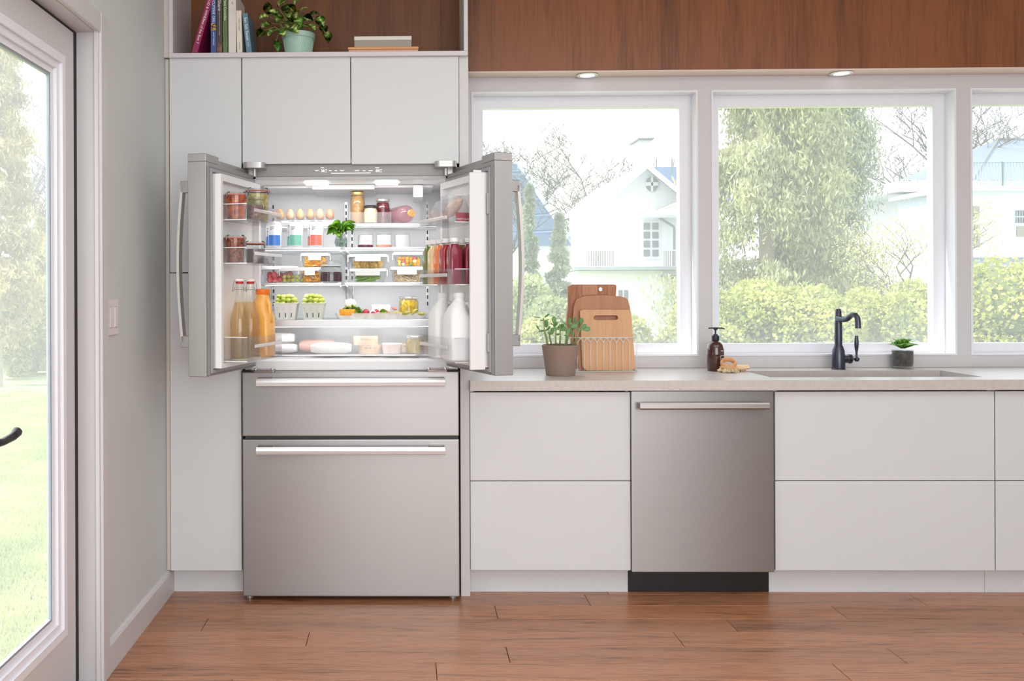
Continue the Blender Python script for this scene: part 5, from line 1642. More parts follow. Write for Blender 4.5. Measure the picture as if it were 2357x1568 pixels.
def pothos_mat():
    m, nt, b = newmat('pothos_leaf')
    v = coords(nt, (60, 22, 40), rnd=True)
    n_ = noise(nt, v, 1.0, 3)
    nt.links.new(ramp(nt, n_, [(0.40, lin((70, 130, 44))), (0.50, lin((126, 172, 66))), (0.58, lin((220, 226, 146)))]), b.inputs['Base Color'])
    b.inputs['Roughness'].default_value = 0.35
    MATS['pothos_leaf'] = m
pothos_mat()
pl = leaf_mesh('pothos_leaf', 0.058, 0.046, 0.22, 0.22, 7, 1.3)
pl.materials.append(MATS['pothos_leaf'])
rim = pc+Vector((0, 0, hh))
leaves = [(641, 41, 0.02, (-.2, -.5, -.75)), (600, 78, .04, (-.4, -.5, -.6)), (607, 40, .08, (-.8, -.2, -.15)), (650, 6, .10, (.5, -.3, .4)), (682, 8, .12, (.4, -.3, .5)), (670, 20, .06, (-.5, -.4, .5)),
          (697, 23, .08, (.7, -.3, .4)), (709, 43, .05, (.8, -.3, -.3)), (738, 50, .06, (.5, -.2, -.8)), (752, 84, .07, (.3, -.2, -.9)), (668, 50, .04, (.5, -.6, -.3)), (677, 68, .02, (.6, -.6, -.5)), (700, 62, .04, (.7, -.4, .1)),
          (650, 75, .03, (.3, -.6, -.5)), (638, 106, .04, (.2, -.4, -.85)), (617, 18, .12, (-.2, -.2, .95)), (627, 75, .05, (-.5, -.5, -.4)), (611, 59, .07, (-.7, -.4, -.4)), (652, 55, .05, (-.3, -.6, .3)),
          (690, 48, .03, (.2, -.6, -.6)), (722, 34, .07, (.8, -.2, .2)), (663, 34, .05, (.2, -.7, -.4)), (630, 30, .09, (-.6, -.3, .3)), (715, 62, .05, (.7, -.4, -.4)), (684, 32, .06, (.1, -.6, .4)), (745, 68, .08, (.2, -.5, -.7)), (658, 20, .12, (-.2, .3, .7)), (676, 40, .14, (.1, .2, .6))]
rk = random.Random(4)
for px, py, Y, d in leaves:
    c = P(px, py, Y)
    dv = Vector(d).normalized()
    L_ = 0.058*rk.uniform(0.8, 1.05)
    b0 = c-dv*L_*0.5
    obj('leaf', pl, None, po, orient(b0, dv, rk.uniform(-.5, .5), (0, -0.7, 0.7), L_/0.058))
    st = bmesh.new()
    src = rim+Vector(((b0.x-pc.x)*0.35, (b0.y-pc.y)*0.35, -0.006))
    if (b0-src).length > 0.03:
        mid = (src+b0)/2+Vector((0, -0.01, 0.022 if b0.z > src.z else 0.03))
        if b0.z < rim.z: mid.x = b0.x+(0.012 if b0.x < pc.x else -0.006)
        tube(st, [src, mid, b0], [0.0017, 0.0015, 0.0012], 5)
        obj('stem', st, 'stem_green', po, None, True)
    else:
        st.free()
# boxes
def shelf_box(label, px0, px1, py0, py1, pyl, Y, depth, body, lidm, z, over):
    x0, x1 = PX(px0, Y, 95), PX(px1, Y, 95)
    h = (py1-py0)*S(Y); hl = (pyl-py0)*S(Y)
    t = thing('storage_box', label, 'box', ((x0+x1)/2, Y, z), 'boxes on the open shelf')
    box('box_body', (x0+over, Y+over, z), (x1-over, Y+depth-over, z+h-hl), body, t, 0.002)
    box('lid', (x0, Y, z+h-hl+0.0003), (x1, Y+depth, z+h), lidm, t, 0.002)
    return z+h
zz = shelf_box('low pink box with a cork lid on the shelf', 800.5, 963.5, 101, 118.5, 107, 0.05, 0.20, M('pink_box', (222, 166, 148), 0.5, var=0.03), M('cork_lid', (222, 164, 108), 0.6, var=0.14, scale=160), zs, 0.0025)
shelf_box('grey box with a white lid stacked on the pink box', 815, 947.5, 74, 100.5, 83.5, 0.065, 0.16, M('grey_box', (160, 152, 142), 0.5, var=0.02), M('white_lid', (224, 223, 218), 0.45, var=0.01), zz+0.0005, 0.0005)

# ================================================================ on the worktop
zc = ztop+0.0002
# jade plant
YA = 0.232
sa = S(YA)
pc = Vector((PX(1290, YA, 830), YA, zc))
jp = thing('jade_plant', 'small jade plant in a taupe clay pot beside the fridge', 'plant', pc)
rb, rt, hh = 33*sa, 42.5*sa, 70*sa
revolve('pot', [(0, 0), (rb*0.97, 0), (rb, 0.003), (rt, hh-0.002), (rt-0.002, hh), (rt-0.007, hh), (rt-0.009, hh*0.85), (0, hh*0.85)], pc, M('taupe_clay', (152, 128, 116), 0.7, var=0.04, scale=14), jp, 44)
revolve('soil', [(0, hh*0.90), (rt*0.88, hh*0.89), (rt*0.85, hh*0.87), (0, hh*0.87)], pc, 'soil', jp, 28)
LEAFM('jade', (92, 152, 80), (158, 200, 140), 30, 0.3, 0.35, rnd=True)
bm = bmesh.new()
vs = sph(bm, (0.5, 0, 0), 0.5, 2)
for v in vs:
    x = v.co.x
    v.co.y *= 0.62*(0.55+0.6*min(1, x*1.3)); v.co.z *= 0.10
    v.co.z += 0.12*x*x
jm = bpy.data.meshes.new('jade_leaf'); bm.to_mesh(jm); bm.free()
jm.polygons.foreach_set('use_smooth', [True]*len(jm.polygons)); jm.materials.append(MATS['jade'])
stems = [(1262, 1252, 752), (1271, 1262, 748), (1280, 1280, 752), (1288, 1288, 745), (1300, 1302, 748), (1302, 1310, 746), (1315, 1322, 748), (1318, 1336, 752), (1262, 1251, 732)]
rk = random.Random(14)
for px0, px1, pt in stems:
    a = P(px0, 796, YA+rk.uniform(-.02, .02)); a.z = zc+hh*0.88
    b = P(px1, pt, YA+rk.uniform(-.03, .03))
    m_ = (a+b)/2+Vector((rk.uniform(-.006, .006), 0, 0))
    bm = bmesh.new(); tube(bm, [a, m_, b], [0.0042, 0.0034, 0.0020], 7)
    obj('stem', bm, M('jade_stem', (150, 164, 110), 0.5, var=0.15), jp, None, True)
jl = [(1275, 737, 90, 1.0, 0), (1278, 747, 60, .9, 0), (1257, 746, 95, 1.1, 0), (1338, 740, 85, 1.1, 0), (1350, 758, 5, 1.1, 0), (1311, 738, 100, .8, 0), (1323, 737, 70, .9, 1), (1291, 752, 20, 1.2, 0), (1271, 763, 60, 1.1, 0), (1280, 757, 165, 1.1, 1),
      (1248, 762, 200, 1.0, 1), (1259, 727, 30, .9, 1), (1237, 731, 180, 1.1, 2), (1238, 755, 130, .9, 2), (1309, 761, 240, 1.0, 0), (1321, 752, 10, 1.1, 0), (1332, 759, -20, 1.0, 1), (1284, 770, 200, .9, 1), (1305, 774, 180, .9, 1), (1314, 746, 160, 1.1, 1),
      (1300, 745, 150, 1.0, 1), (1343, 752, 30, 1.0, 0), (1247, 738, 200, .6, 1), (1259, 737, 10, .7, 2), (1262, 757, 30, 1.0, 1), (1272, 748, 150, .8, 2), (1297, 758, 20, 1.0, 0), (1327, 745, 40, .9, 0), (1266, 768, 340, .9, 1), (1316, 765, 300, .9, 0)]
for px, py, ang, sc, kind in jl:
    c = P(px, py, YA+rk.uniform(-.035, .035))
    a = math.radians(ang)
    L_ = 0.032*sc
    dv = Vector((math.cos(a), rk.uniform(-.4, .1), math.sin(a))).normalized()
    up = ((0, -1, 0.3), (0, -0.45, 0.9), (0, -0.15, 1))[kind]
    obj('leaf', jm, None, jp, orient(c-dv*L_*0.5, dv, rk.uniform(-.3, .3), up, L_))
# cutting boards: outlines in picture px, built at their own depth
WOOD('acacia', [(0.3, (130, 78, 52)), (0.5, (176, 112, 78)), (0.62, (196, 134, 96)), (0.75, (150, 92, 62))], grain=(1, 1, 0.12), scale=30, fine=200, rough=0.5, rvar=0.0)
WOOD('bamboo_mid', [(0.3, (174, 118, 84)), (0.55, (194, 138, 102)), (0.75, (180, 124, 90))], grain=(1, 1, 0.05), scale=40, fine=260, rough=0.5, rvar=0.05)
WOOD('bamboo_light', [(0.3, (206, 154, 112)), (0.55, (222, 172, 128)), (0.75, (212, 160, 116))], grain=(1, 1, 0.05), scale=40, fine=260, rough=0.5, rvar=0.03)
def board_pts(pts, Y):
    out = []
    for px, py in pts:
        p = P(px, py, Y)
        out.append((p.x, max(p.z, zc+0.004)))
    return out
def smooth_poly(pts, r=3):
    o = []
    n = len(pts)
    for i in range(n):
        a, b, c = Vector(pts[i-1]), Vector(pts[i]), Vector(pts[(i+1) % n])
        ra = min(0.35, 0.010/max(1e-6, (a-b).length)); rc2 = min(0.35, 0.010/max(1e-6, (c-b).length))
        p0, p2 = b.lerp(a, ra), b.lerp(c, rc2)
        for k in range(r+1):
            t = k/r
            o.append(tuple((1-t)**2*p0+2*t*(1-t)*b+t*t*p2))
    return o
def star(poly, c, n=56):
    """sample a polygon by rays from c"""
    out = []
    m = len(poly)
    for k in range(n):
        a = 2*PI*k/n
        d = (math.cos(a), math.sin(a))
        best = None
        for i in range(m):
            x1, y1 = poly[i][0]-c[0], poly[i][1]-c[1]
            x2, y2 = poly[(i+1) % m][0]-c[0], poly[(i+1) % m][1]-c[1]
            ex, ey = x2-x1, y2-y1
            den = d[0]*ey-d[1]*ex
            if abs(den) < 1e-12: continue
            t = (x1*ey-y1*ex)/den
            u = (x1*d[1]-y1*d[0])/den
            if t > 0 and -1e-6 <= u <= 1+1e-6 and (best is None or t > best):
                best = t
        out.append((c[0]+d[0]*best, c[1]+d[1]*best))
    return out
def board(label, pts, Y, th, mat, hole):
    poly = smooth_poly(board_pts(pts, Y))
    t = thing('cutting_board', label, 'cutting board', (sum(p[0] for p in poly)/len(poly), Y, zc), 'cutting boards in the wire rack')
    bm = bmesh.new()
    if hole is None:
        prism(bm, poly, th, 'Y', Y)
    else:
        hx, hy, hw, hh_ = hole
        a, b = P(hx-hw, hy+hh_, Y), P(hx+hw, hy-hh_, Y)
        r_ = (b.z-a.z)/2
        hp = rrect(a.x, a.z, b.x, b.z, r_*0.98, 6)
        c = ((a.x+b.x)/2, (a.z+b.z)/2)
        ring_prism(bm, star(poly, c, 72), star(hp, c, 72), th, Y)
    obj('board', bm, mat, t)
    return t, poly
t3, _ = board('tall dark acacia board at the back of the rack', [(1307, 655), (1419, 655), (1417, 690), (1424, 760), (1436, 857), (1327, 857), (1303, 742), (1308, 700)], 0.462, 0.018, 'acacia', (1383, 666, 4.6, 4.6))
t2_, _ = board('round-topped bamboo board between the other two', [(1321, 706), (1327, 688), (1345, 682), (1385, 679.5), (1428, 682), (1444, 687), (1450, 706), (1463, 858), (1334, 858), (1319, 740)], 0.435, 0.014, 'bamboo_mid', None)
t1, _ = board('light bamboo board with a slot handle in front', [(1335, 713), (1452, 713), (1463, 858), (1342, 858)], 0.408, 0.016, 'bamboo_light', (1394.5, 731.5, 28.5, 5.6))
# pale stripe glued into the back board
a, b = P(1341, 655, 0.461), P(1418, 679, 0.461)
box('glued_strip', (a.x, 0.4608, b.z), (P(1375, 655, .461).x, 0.463, a.z-0.001), 'bamboo_mid', t3)
# wire rack
M('rack_wire', (238, 242, 234), 0.45, var=0.02)
Yr0, Yr1 = 0.394, 0.500
rkx0, rkx1 = PX(1312, Yr0, 815), PX(1466, Yr0, 815)
zr_t, zr_m, zr_b = PZ(777, Yr0, 1390), PZ(792, Yr0, 1390), zc+0.0022
wr = thing('wire_rack', 'pale wire rack with pointed arches holding the cutting boards', 'rack', ((rkx0+rkx1)/2, 0.44, zc))
def wire(name, pts, r=0.0014, closed=False):
    bm = bmesh.new(); tube(bm, pts, r, 6, closed=closed)
    return obj(name, bm, 'rack_wire', wr, None, True)
for z, nm in ((zr_t, 'top_rail'), (zr_b, 'bottom_rail')):
    wire(nm, [(rkx0, Yr0, z), (rkx1, Yr0, z), (rkx1, Yr1, z), (rkx0, Yr1, z)], 0.0018, True)
for x in (rkx0, rkx1):
    for y in (Yr0, Yr1):
        wire('corner_post', [(x, y, zr_b), (x, y, zr_t)], 0.0016)
pxs = [1329.5+14.9*k for k in range(9)]
for Yq in (Yr0, Yr1):
    for k, px in enumerate(pxs):
        x = PX(px, Yr0, 815)
        dx = PX(px+14.9, Yr0, 815)-x
        bm = bmesh.new()
        tube(bm, [(x, Yq, zr_b), (x, Yq, zr_m)], 0.0012, 6)
        for sg in (-1, 1):
            if (k == 0 and sg < 0) or (k == len(pxs)-1 and sg > 0): continue
            tube(bm, [(x+sg*dx*f, Yq, zr_m+(zr_t-zr_m)*g) for f, g in ((0, 0), (0.06, 0.35), (0.28, 0.68), (0.6, 0.88), (1.0, 1.0))], 0.0012, 6)
        obj('arch_wire', bm, 'rack_wire', wr, None, True)
# soap dispenser
YS_ = 0.425
ss = S(YS_)
c = Vector((PX(1647, YS_, 810), YS_, zc))
sd = thing('soap_dispenser', 'amber glass soap bottle with a black pump', 'soap bottle', c)
r = 19*ss
H = 99*ss
revolve('bottle', [(0, 0), (r*0.93, 0), (r, 0.004), (r, H*0.52), (r*0.93, H*0.60), (r*0.70, H*0.665), (r*0.34, H*0.70), (r*0.34, H*0.72), (0, H*0.72)], c, M('amber_glass', (66, 26, 18), 0.08, var=0.1, scale=8, coat=0.8), sd, 32)
revolve('pump_collar', [(0, H*0.70), (r*0.42, H*0.70), (r*0.44, H*0.71), (r*0.44, H*0.81), (r*0.28, H*0.82), (r*0.26, H*0.845), (0, H*0.845)], c, 'black_lid', sd, 24)
revolve('pump_stem', [(0, H*0.84), (r*0.10, H*0.84), (r*0.10, H*0.93), (r*0.28, H*0.965), (r*0.30, H*0.985), (0, H*0.985)], c, 'black_lid', sd, 16)
bm = bmesh.new()
tube(bm, [c+Vector((-r*0.85, 0, H*0.985)), c+Vector((0, 0, H*0.99)), c+Vector((r*0.75, 0, H*0.985)), c+Vector((r*1.10, -0.002, H*0.965))], [0.003, 0.0035, 0.0032, 0.0022], 8)
obj('pump_head', bm, 'black_lid', sd, None, True)
for k, (bdy, ang, fz, sz) in enumerate((('SKIN', 30, 0.47, 0.0085), ('BOTANICAL', 38, 0.36, 0.0060), ('HAND WASH', 38, 0.30, 0.0055), ('500 ml', 38, 0.24, 0.0050))):
    a = D(-90+ang)
    text('lettering', bdy, sz, Matrix.Translation(c+Vector((r*1.01*math.cos(a), r*1.01*math.sin(a), H*fz))) @ Matrix.Rotation(a+PI/2, 4, 'Z') @ FACE, 'print_white', sd, 0.0001)
a = D(-90+16)
text('lettering', 'BOTANICAL', 0.0075, Matrix.Translation(c+Vector((r*1.01*math.cos(a), r*1.01*math.sin(a), H*0.26))) @ Matrix.Rotation(a+PI/2, 4, 'Z') @ FACE @ Matrix.Rotation(PI/2, 4, 'Z'), 'print_white', sd, 0.0001)
# dish brushes
WOOD('beech', [(0.3, (206, 150, 100)), (0.6, (226, 172, 122)), (0.8, (214, 160, 110))], grain=(1, 1, 0.2), scale=40, fine=160, rough=0.5, rvar=0.03)
M('bristle', (246, 222, 178), 0.6, var=0.1, scale=100)
Yd = 0.345
sd_ = S(Yd)
c = Vector((PX(1677, Yd, 845), Yd, zc))
db = thing('dish_brush', 'round wooden dish brush head resting on its bristles', 'brush', c)
mT = Matrix.Translation(c+Vector((0.0, 0, 0.044))) @ Euler((0.55, -0.15, 0)).to_matrix().to_4x4()
bm = bmesh.new()
ro = 17*sd_
lathe(bm, [(ro*0.70, -0.012), (ro*1.0, -0.012), (ro*1.06, -0.004), (ro*1.0, 0.006), (ro*0.82, 0.010), (ro*0.70, 0.006), (ro*0.62, -0.004), (ro*0.70, -0.012)], seg=28)
obj('wood_ring', bm, 'beech', db, mT, 'auto')
bm = bmesh.new()
lathe(bm, [(0, 0), (ro*1.05, 0), (ro*1.1, 0.006), (ro*0.8, 0.012), (0, 0.012)], (0, 0, 0), 24)
obj('brush_block', bm, 'beech', db, Matrix.Translation(c+Vector((-0.003, -0.002, 0.020))), 'auto')
bm = bmesh.new()
rk = random.Random(2)
for k in range(150):
    a = rk.uniform(0, 2*PI); q = ro*rk.uniform(0.55, 1.0)
    b0 = c+Vector((q*math.cos(a)-0.003, q*math.sin(a)-0.002, 0.021)); k2 = 1.45+rk.uniform(-.1, .1)
    b1 = c+Vector((q*k2*math.cos(a)-0.003, q*k2*math.sin(a)-0.002, rk.uniform(0.0008, 0.010)))
    tube(bm, [b0, b1], [0.0013, 0.0010], 4)
tag(obj('bristles', bm, 'bristle', db), kind='stuff')
c = Vector((PX(1701, 0.40, 848), 0.40, zc))
d2 = thing('vegetable_brush', 'flat pale wooden brush lying behind the dish brush', 'brush', c)
bm = bmesh.new()
loft(bm, [([(c.x+0.036*math.cos(a)*(1.25 if math.cos(a) > 0 else 1), c.y+0.028*math.sin(a)) for a in [2*PI*k/28 for k in range(28)]], zc+0.010),
          ([(c.x+0.040*math.cos(a)*(1.25 if math.cos(a) > 0 else 1), c.y+0.031*math.sin(a)) for a in [2*PI*k/28 for k in range(28)]], zc+0.016),
          ([(c.x+0.030*math.cos(a)*(1.4 if math.cos(a) > 0 else 1), c.y+0.022*math.sin(a)) for a in [2*PI*k/28 for k in range(28)]], zc+0.028)])
obj('brush_block', bm, M('pale_beech', (240, 206, 162), 0.5, var=0.06, scale=40), d2, None, 'auto')
bm = bmesh.new()
for k in range(80):
    a = rk.uniform(0, 2*PI); q = 0.030*math.sqrt(rk.random())
    tube(bm, [(c.x+q*math.cos(a), c.y+q*0.8*math.sin(a), zc+0.011), (c.x+q*1.1*math.cos(a), c.y+q*0.9*math.sin(a), zc+0.0006)], 0.0010, 4)
tag(obj('bristles', bm, 'bristle', d2), kind='stuff')
# faucet
YFc = 0.492
sf = S(YFc)
M('gunmetal', (78, 80, 92), 0.28, metal=0.85, var=0.05)  # lightened, so the haze from the window is in the metal colour
c = Vector((PX(1930, YFc, 800), YFc, zc))
fc_ = thing('faucet', 'dark bridge-style kitchen faucet with a curved spout behind the sink', 'faucet', c)
def fz(py): return PZ(py, YFc, 1930)-zc
revolve('base', [(0, 0), (15*sf, 0), (15*sf, 0.004), (14*sf, 0.006), (14*sf, fz(830)), (13*sf, fz(806)), (10*sf, fz(797)), (9.2*sf, fz(795)), (0, fz(795))], c, 'gunmetal', fc_, 28)
revolve('column', [(0, fz(796)), (8.0*sf, fz(796)), (8.6*sf, fz(780)), (8.2*sf, fz(745)), (6.8*sf, fz(716)), (5.2*sf, fz(714)), (5.0*sf, fz(711)), (0, fz(711))], c, 'gunmetal', fc_, 24)
bm = bmesh.new()
pts = [(1928, 733, .480), (1936, 735, .455), (1945, 735.5, .430), (1952, 733, .405), (1958, 727, .385), (1963, 724, .365), (1969, 725, .350), (1973.5, 732, .342), (1975, 742, .340), (1975, 756, .340)]
tube(bm, [P(*p) for p in pts], [6*sf, 6.5*sf, 6.5*sf, 6.2*sf, 6*sf, 5.8*sf, 5.8*sf, 6*sf, 6.2*sf, 6.6*sf], 14)
obj('spout', bm, 'gunmetal', fc_, None, 'auto')
bm = bmesh.new()
zq = fz(826)
tube(bm, [c+Vector((v, -0.004, zq)) for v in (0.0, 0.045, 0.046, 0.056, 0.058, 0.064)], [9*sf, 9.5*sf, 11*sf, 11*sf, 6*sf, 5*sf], 18)
obj('valve', bm, 'gunmetal', fc_, None, 'auto')
bm = bmesh.new()
xl = PX(1971, YFc, 800)
sph(bm, (xl, YFc-0.004, zc+zq-0.002), 6*sf, 2)
lev = obj('lever', bm, 'gunmetal', fc_, None, True)
revolve('lever_grip', [(0, zq), (2.2*sf, zq), (2.2*sf, fz(812)), (4.2*sf, fz(800)), (5.0*sf, fz(790)), (4.0*sf, fz(777)), (3.2*sf, fz(773)), (0, fz(772.5))], (xl-0.001, YFc-0.004, zc), 'gunmetal', lev, 16)
# succulent in a glass pot
YG = 0.532
sg = S(YG)
c = Vector((PX(2077.5, YG, 830), YG, zc))
gp = thing('glass_pot_plant', 'leafy little plant in a clear glass pot by the sink', 'plant', c)
r, h = 23*sg, 43*sg
revolve('glass_pot', [(0, 0), (r*1.0, 0), (r*1.0, 0.006), (r*0.93, 0.010), (r*0.98, h*0.3), (r*1.0, h), (r*0.96, h), (r*0.94, h*0.3), (r*0.88, 0.012), (0, 0.010)], c, 'jar_glass', gp, 32)
revolve('soil', [(0, 0.011), (r*0.86, 0.011), (r*0.93, h*0.3), (r*0.94, h*0.92), (0, h*0.95)], c, MIX2('dark_soil', (58, 48, 48), (84, 70, 66), 90, 0.8), gp, 28)
LEAFM('succulent', (140, 200, 100), (206, 236, 160), 40, 0.5, 0.4, rnd=True)
sm = leaf_mesh('succulent_leaf', 0.068, 0.050, 0.12, 0.22, 6, 0.4)
sm.materials.append(MATS['succulent'])
rk = random.Random(8)
for k in range(18):
    a = 2*PI*k/9+(0.35 if k >= 9 else 0)
    el_ = 0.55 if k < 9 else 1.3
    b = c+Vector((0.006*math.cos(a), 0.006*math.sin(a), h*0.96+(0.008 if k < 9 else 0.014)))
    d = Vector((math.cos(a), math.sin(a)*0.9, el_+rk.uniform(-.15, .15)))
    obj('leaf', sm, None, gp, orient(b, d, rk.uniform(-.3, .3), s=(1.0 if k < 9 else 0.75)*rk.uniform(.9, 1.1)))
# ================================================================ garden and neighbours
ZG = -0.35
LEAFM('hedge_leaf', (140, 148, 66), (190, 188, 104), 2.5, 0.35)
LEAFM('hedge_leaf_b', (136, 148, 96), (176, 182, 130), 2.0, 0.35)
LEAFM('spruce', (132, 138, 98), (178, 177, 126), 1.2, 0.25)
LEAFM('spruce_grey', (130, 142, 122), (164, 170, 144), 1.5, 0.25)
LEAFM('spruce_gold', (118, 110, 78), (178, 162, 112), 1.2, 0.25)
LEAFM('spring_leaf', (176, 170, 110), (196, 188, 136), 2.0, 0.4)
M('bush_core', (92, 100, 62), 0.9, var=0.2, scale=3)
M('bark', (130, 118, 104), 0.9, var=0.2, scale=6)
M('bark_pale', (78, 74, 72), 0.9, var=0.15, scale=6)
M('render_white', (226, 226, 230), 0.8, var=0.015, scale=1)
M('slate_blue', (96, 122, 150), 0.7, var=0.05, scale=2)
M('slate_pale', (150, 160, 182), 0.7, var=0.04, scale=2)
M('window_grey', (112, 114, 122), 0.15, var=0.15, scale=2, coat=0.3)
M('pipe_grey', (104, 108, 110), 0.5)
M('rail_teal', (50, 100, 106), 0.5)
def lawn_mat():
    m, nt, b = newmat('lawn')
    v = coords(nt, (0.35, 1.6, 1))
    n1 = noise(nt, v, 1.4, 4); n2 = noise(nt, coords(nt, (1, 1, 1)), 25, 4)  # stretched noise paints tree-shadow stripes into the uneven grass colour
    mx = nt.nodes.new('ShaderNodeMix'); mx.data_type = 'FLOAT'; mx.inputs[0].default_value = 0.45
    nt.links.new(n1, mx.inputs[2]); nt.links.new(n2, mx.inputs[3])
    nt.links.new(ramp(nt, mx.outputs[0], [(0.40, lin((92, 116, 66))), (0.5, lin((146, 158, 108))), (0.60, lin((182, 184, 146)))]), b.inputs['Base Color'])
    b.inputs['Roughness'].default_value = 0.9
    bump(nt, b, n2, 0.5, 0.03)
    MATS['lawn'] = m
lawn_mat()
g = struct(box('ground', (-70, -25, ZG-0.5), (XW-0.125, 110, ZG), 'lawn'))
g['label'] = 'green lawn beside the house'
g2 = struct(box('ground', (XW-0.125, 0.80, ZG-0.5), (90, 110, ZG), 'lawn'))
g2['label'] = 'green ground behind the house'
def cloud(name, pts, size, mat, parent, elong=1.5, hang=0.0, seed=0, kind='stuff', jitter=0.35):
    """many small leaf quads at pts (N,3)"""
    rs = np.random.RandomState(seed)
    n = len(pts)
    d = rs.normal(size=(n, 3))
    d[:, 2] -= hang
    d /= np.linalg.norm(d, axis=1)[:, None]
    r = rs.normal(size=(n, 3))
    e = np.cross(d, r); e /= np.linalg.norm(e, axis=1)[:, None]
    s = size*(1+jitter*rs.uniform(-1, 1, n))[:, None]
    a = d*s*elong*0.5; b = e*s*0.5
    V = np.empty((n, 4, 3))
    V[:, 0] = pts-a; V[:, 1] = pts+b-a*0.1; V[:, 2] = pts+a; V[:, 3] = pts-b-a*0.1
    me = bpy.data.meshes.new(name)
    me.vertices.add(n*4); me.vertices.foreach_set('co', V.reshape(-1))
    me.loops.add(n*4); me.loops.foreach_set('vertex_index', np.arange(n*4, dtype=np.int32))
    me.polygons.add(n); me.polygons.foreach_set('loop_start', np.arange(0, n*4, 4, dtype=np.int32))
    me.polygons.foreach_set('loop_total', np.full(n, 4, dtype=np.int32))
    me.update(calc_edges=True); me.validate()
    o = obj(name, me, mat, parent)
    if kind: o['kind'] = kind
    return o
def bush(name, label, cat, c, rad, n, size, mat, seed, group=None, lumps=9, core=True, flat=0.0):
    """shrub: several leafy lumps around c, rad=(rx,ry,rz) with its base on the ground"""
    rs = np.random.RandomState(seed)
    t = thing(name, label, cat, (c[0], c[1], ZG), group)
    cen = []
    P_ = []
    for k in range(lumps):
        o = rs.uniform(-1, 1, 3)*np.array(rad)*0.62
        rr_ = np.array(rad)*rs.uniform(0.38, 0.62)
        cen.append((np.array(c)+o, rr_))
    per = n//lumps
    for cc_, rr_ in cen:
        v = rs.normal(size=(per, 3)); v /= np.linalg.norm(v, axis=1)[:, None]
        q = cc_+v*rr_*rs.uniform(0.82, 1.08, (per, 1))
        P_.append(q)
    P_ = np.concatenate(P_)
    P_[:, 2] = np.maximum(P_[:, 2], ZG+0.03)
    cloud('foliage', P_, size, mat, t, 1.4, 0.0, seed)
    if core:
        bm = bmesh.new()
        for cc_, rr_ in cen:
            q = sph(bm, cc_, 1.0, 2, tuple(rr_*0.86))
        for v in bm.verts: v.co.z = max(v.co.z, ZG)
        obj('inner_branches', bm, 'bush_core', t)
    bm = bmesh.new()
    tube(bm, [(c[0], c[1], ZG-0.05), (c[0]+0.05, c[1], ZG+rad[2]*0.5)], [0.05, 0.03], 6)
    obj('stem', bm, 'bark', t)
    return t
def conifer(name, label, base, h, r, n, size, mat, seed, z_first=0.08, hang=1.6, taper=0.8, group=None, gaps=0.0, trunk='bark'):
    rs = np.random.RandomState(seed)
    t = thing(name, label, 'tree', base, group)
    bm = bmesh.new()
    tube(bm, [(base[0], base[1], base[2]-0.1), (base[0], base[1], base[2]+h*0.5), (base[0], base[1], base[2]+h)], [r*0.075+0.04, r*0.05+0.02, 0.01], 8)
    obj('trunk', bm, trunk, t)
    nb = 130
    zf = z_first+(1-z_first)*np.sort(rs.uniform(0, 1, nb))**0.95
    ang = rs.uniform(0, 2*PI, nb)
    rl = r*(1-zf)**taper*rs.uniform(0.62, 1.12, nb)+0.06*r
    per = n//nb
    out = []
    brs = bmesh.new()
    for k in range(nb):
        u = rs.uniform(0.12, 1.0, per)**0.75
        spread = 0.20*rl[k]*(0.25+u)
        x = base[0]+math.cos(ang[k])*rl[k]*u+rs.normal(size=per)*spread*0.6
        y = base[1]+math.sin(ang[k])*rl[k]*u+rs.normal(size=per)*spread*0.6
        z = base[2]+h*zf[k]-0.30*rl[k]*u*u+0.10*rl[k]*u-np.abs(rs.normal(size=per))*spread*hang*0.75
        out.append(np.stack([x, y, z], 1))
        e = Vector((base[0]+math.cos(ang[k])*rl[k]*0.9, base[1]+math.sin(ang[k])*rl[k]*0.9, base[2]+h*zf[k]-0.16*rl[k]))
        tube(brs, [(base[0], base[1], base[2]+h*zf[k]), e], [0.018+0.012*r, 0.006], 4)
    obj('branches', brs, trunk, t)
    cloud('needles', np.concatenate(out), size, mat, t, 3.4, hang, seed)
    return t
def bare_tree(label, base, h, seed, mat='bark_pale', levels=5, thick=0.0105, lean=0.0, name='bare_tree', buds=None, spread=0.55, group='bare spring trees'):
    rnd = random.Random(seed)
    t = thing(name, label, 'tree', base, group)
    bm = bmesh.new()
    tips = []
    def grow(p, d, L, r, lev):
        n = 3
        pts = [p]
        for i in range(n):
            d = (d+Vector((rnd.uniform(-.16, .16), rnd.uniform(-.16, .16), rnd.uniform(-.04, .12)))).normalized()
            pts.append(pts[-1]+d*L/n)
        tube(bm, pts, [r, r*0.9, r*0.8, r*0.68], 5 if lev < 2 else 3, cap=False)
        if lev >= levels:
            tips.append(pts[-1]); tips.append(pts[-2])
            return
        k = 3 if lev < 3 else rnd.choice((2, 3))
        for i in range(k):
            q = pts[-1] if i == 0 else pts[rnd.choice((1, 2, 3))]
            a = rnd.uniform(0, 2*PI)
            sd = Vector((math.cos(a), math.sin(a), rnd.uniform(0.0, 0.5)))
            sp_ = spread*(0.55 if lev < 2 else 1.0)
            nd = (d*(1-sp_)+sd*sp_).normalized()
            grow(q, nd, L*rnd.uniform(0.58, 0.82), max(0.00036*(base[1]+3.8), r*rnd.uniform(0.56, 0.70)), lev+1)
    grow(Vector(base)-Vector((0, 0, 0.1)), Vector((lean, 0, 1)).normalized(), h*0.30, h*thick, 0)
    obj('branches', bm, mat, t)
    if buds:
        rs = np.random.RandomState(seed)
        tp = np.array([tuple(v) for v in tips])
        pts = np.repeat(tp, buds[1], 0)+rs.normal(size=(len(tp)*buds[1], 3))*buds[3]
        cloud('young_leaves', pts, buds[2], buds[0], t, 1.4, 0.2, seed)
    return t
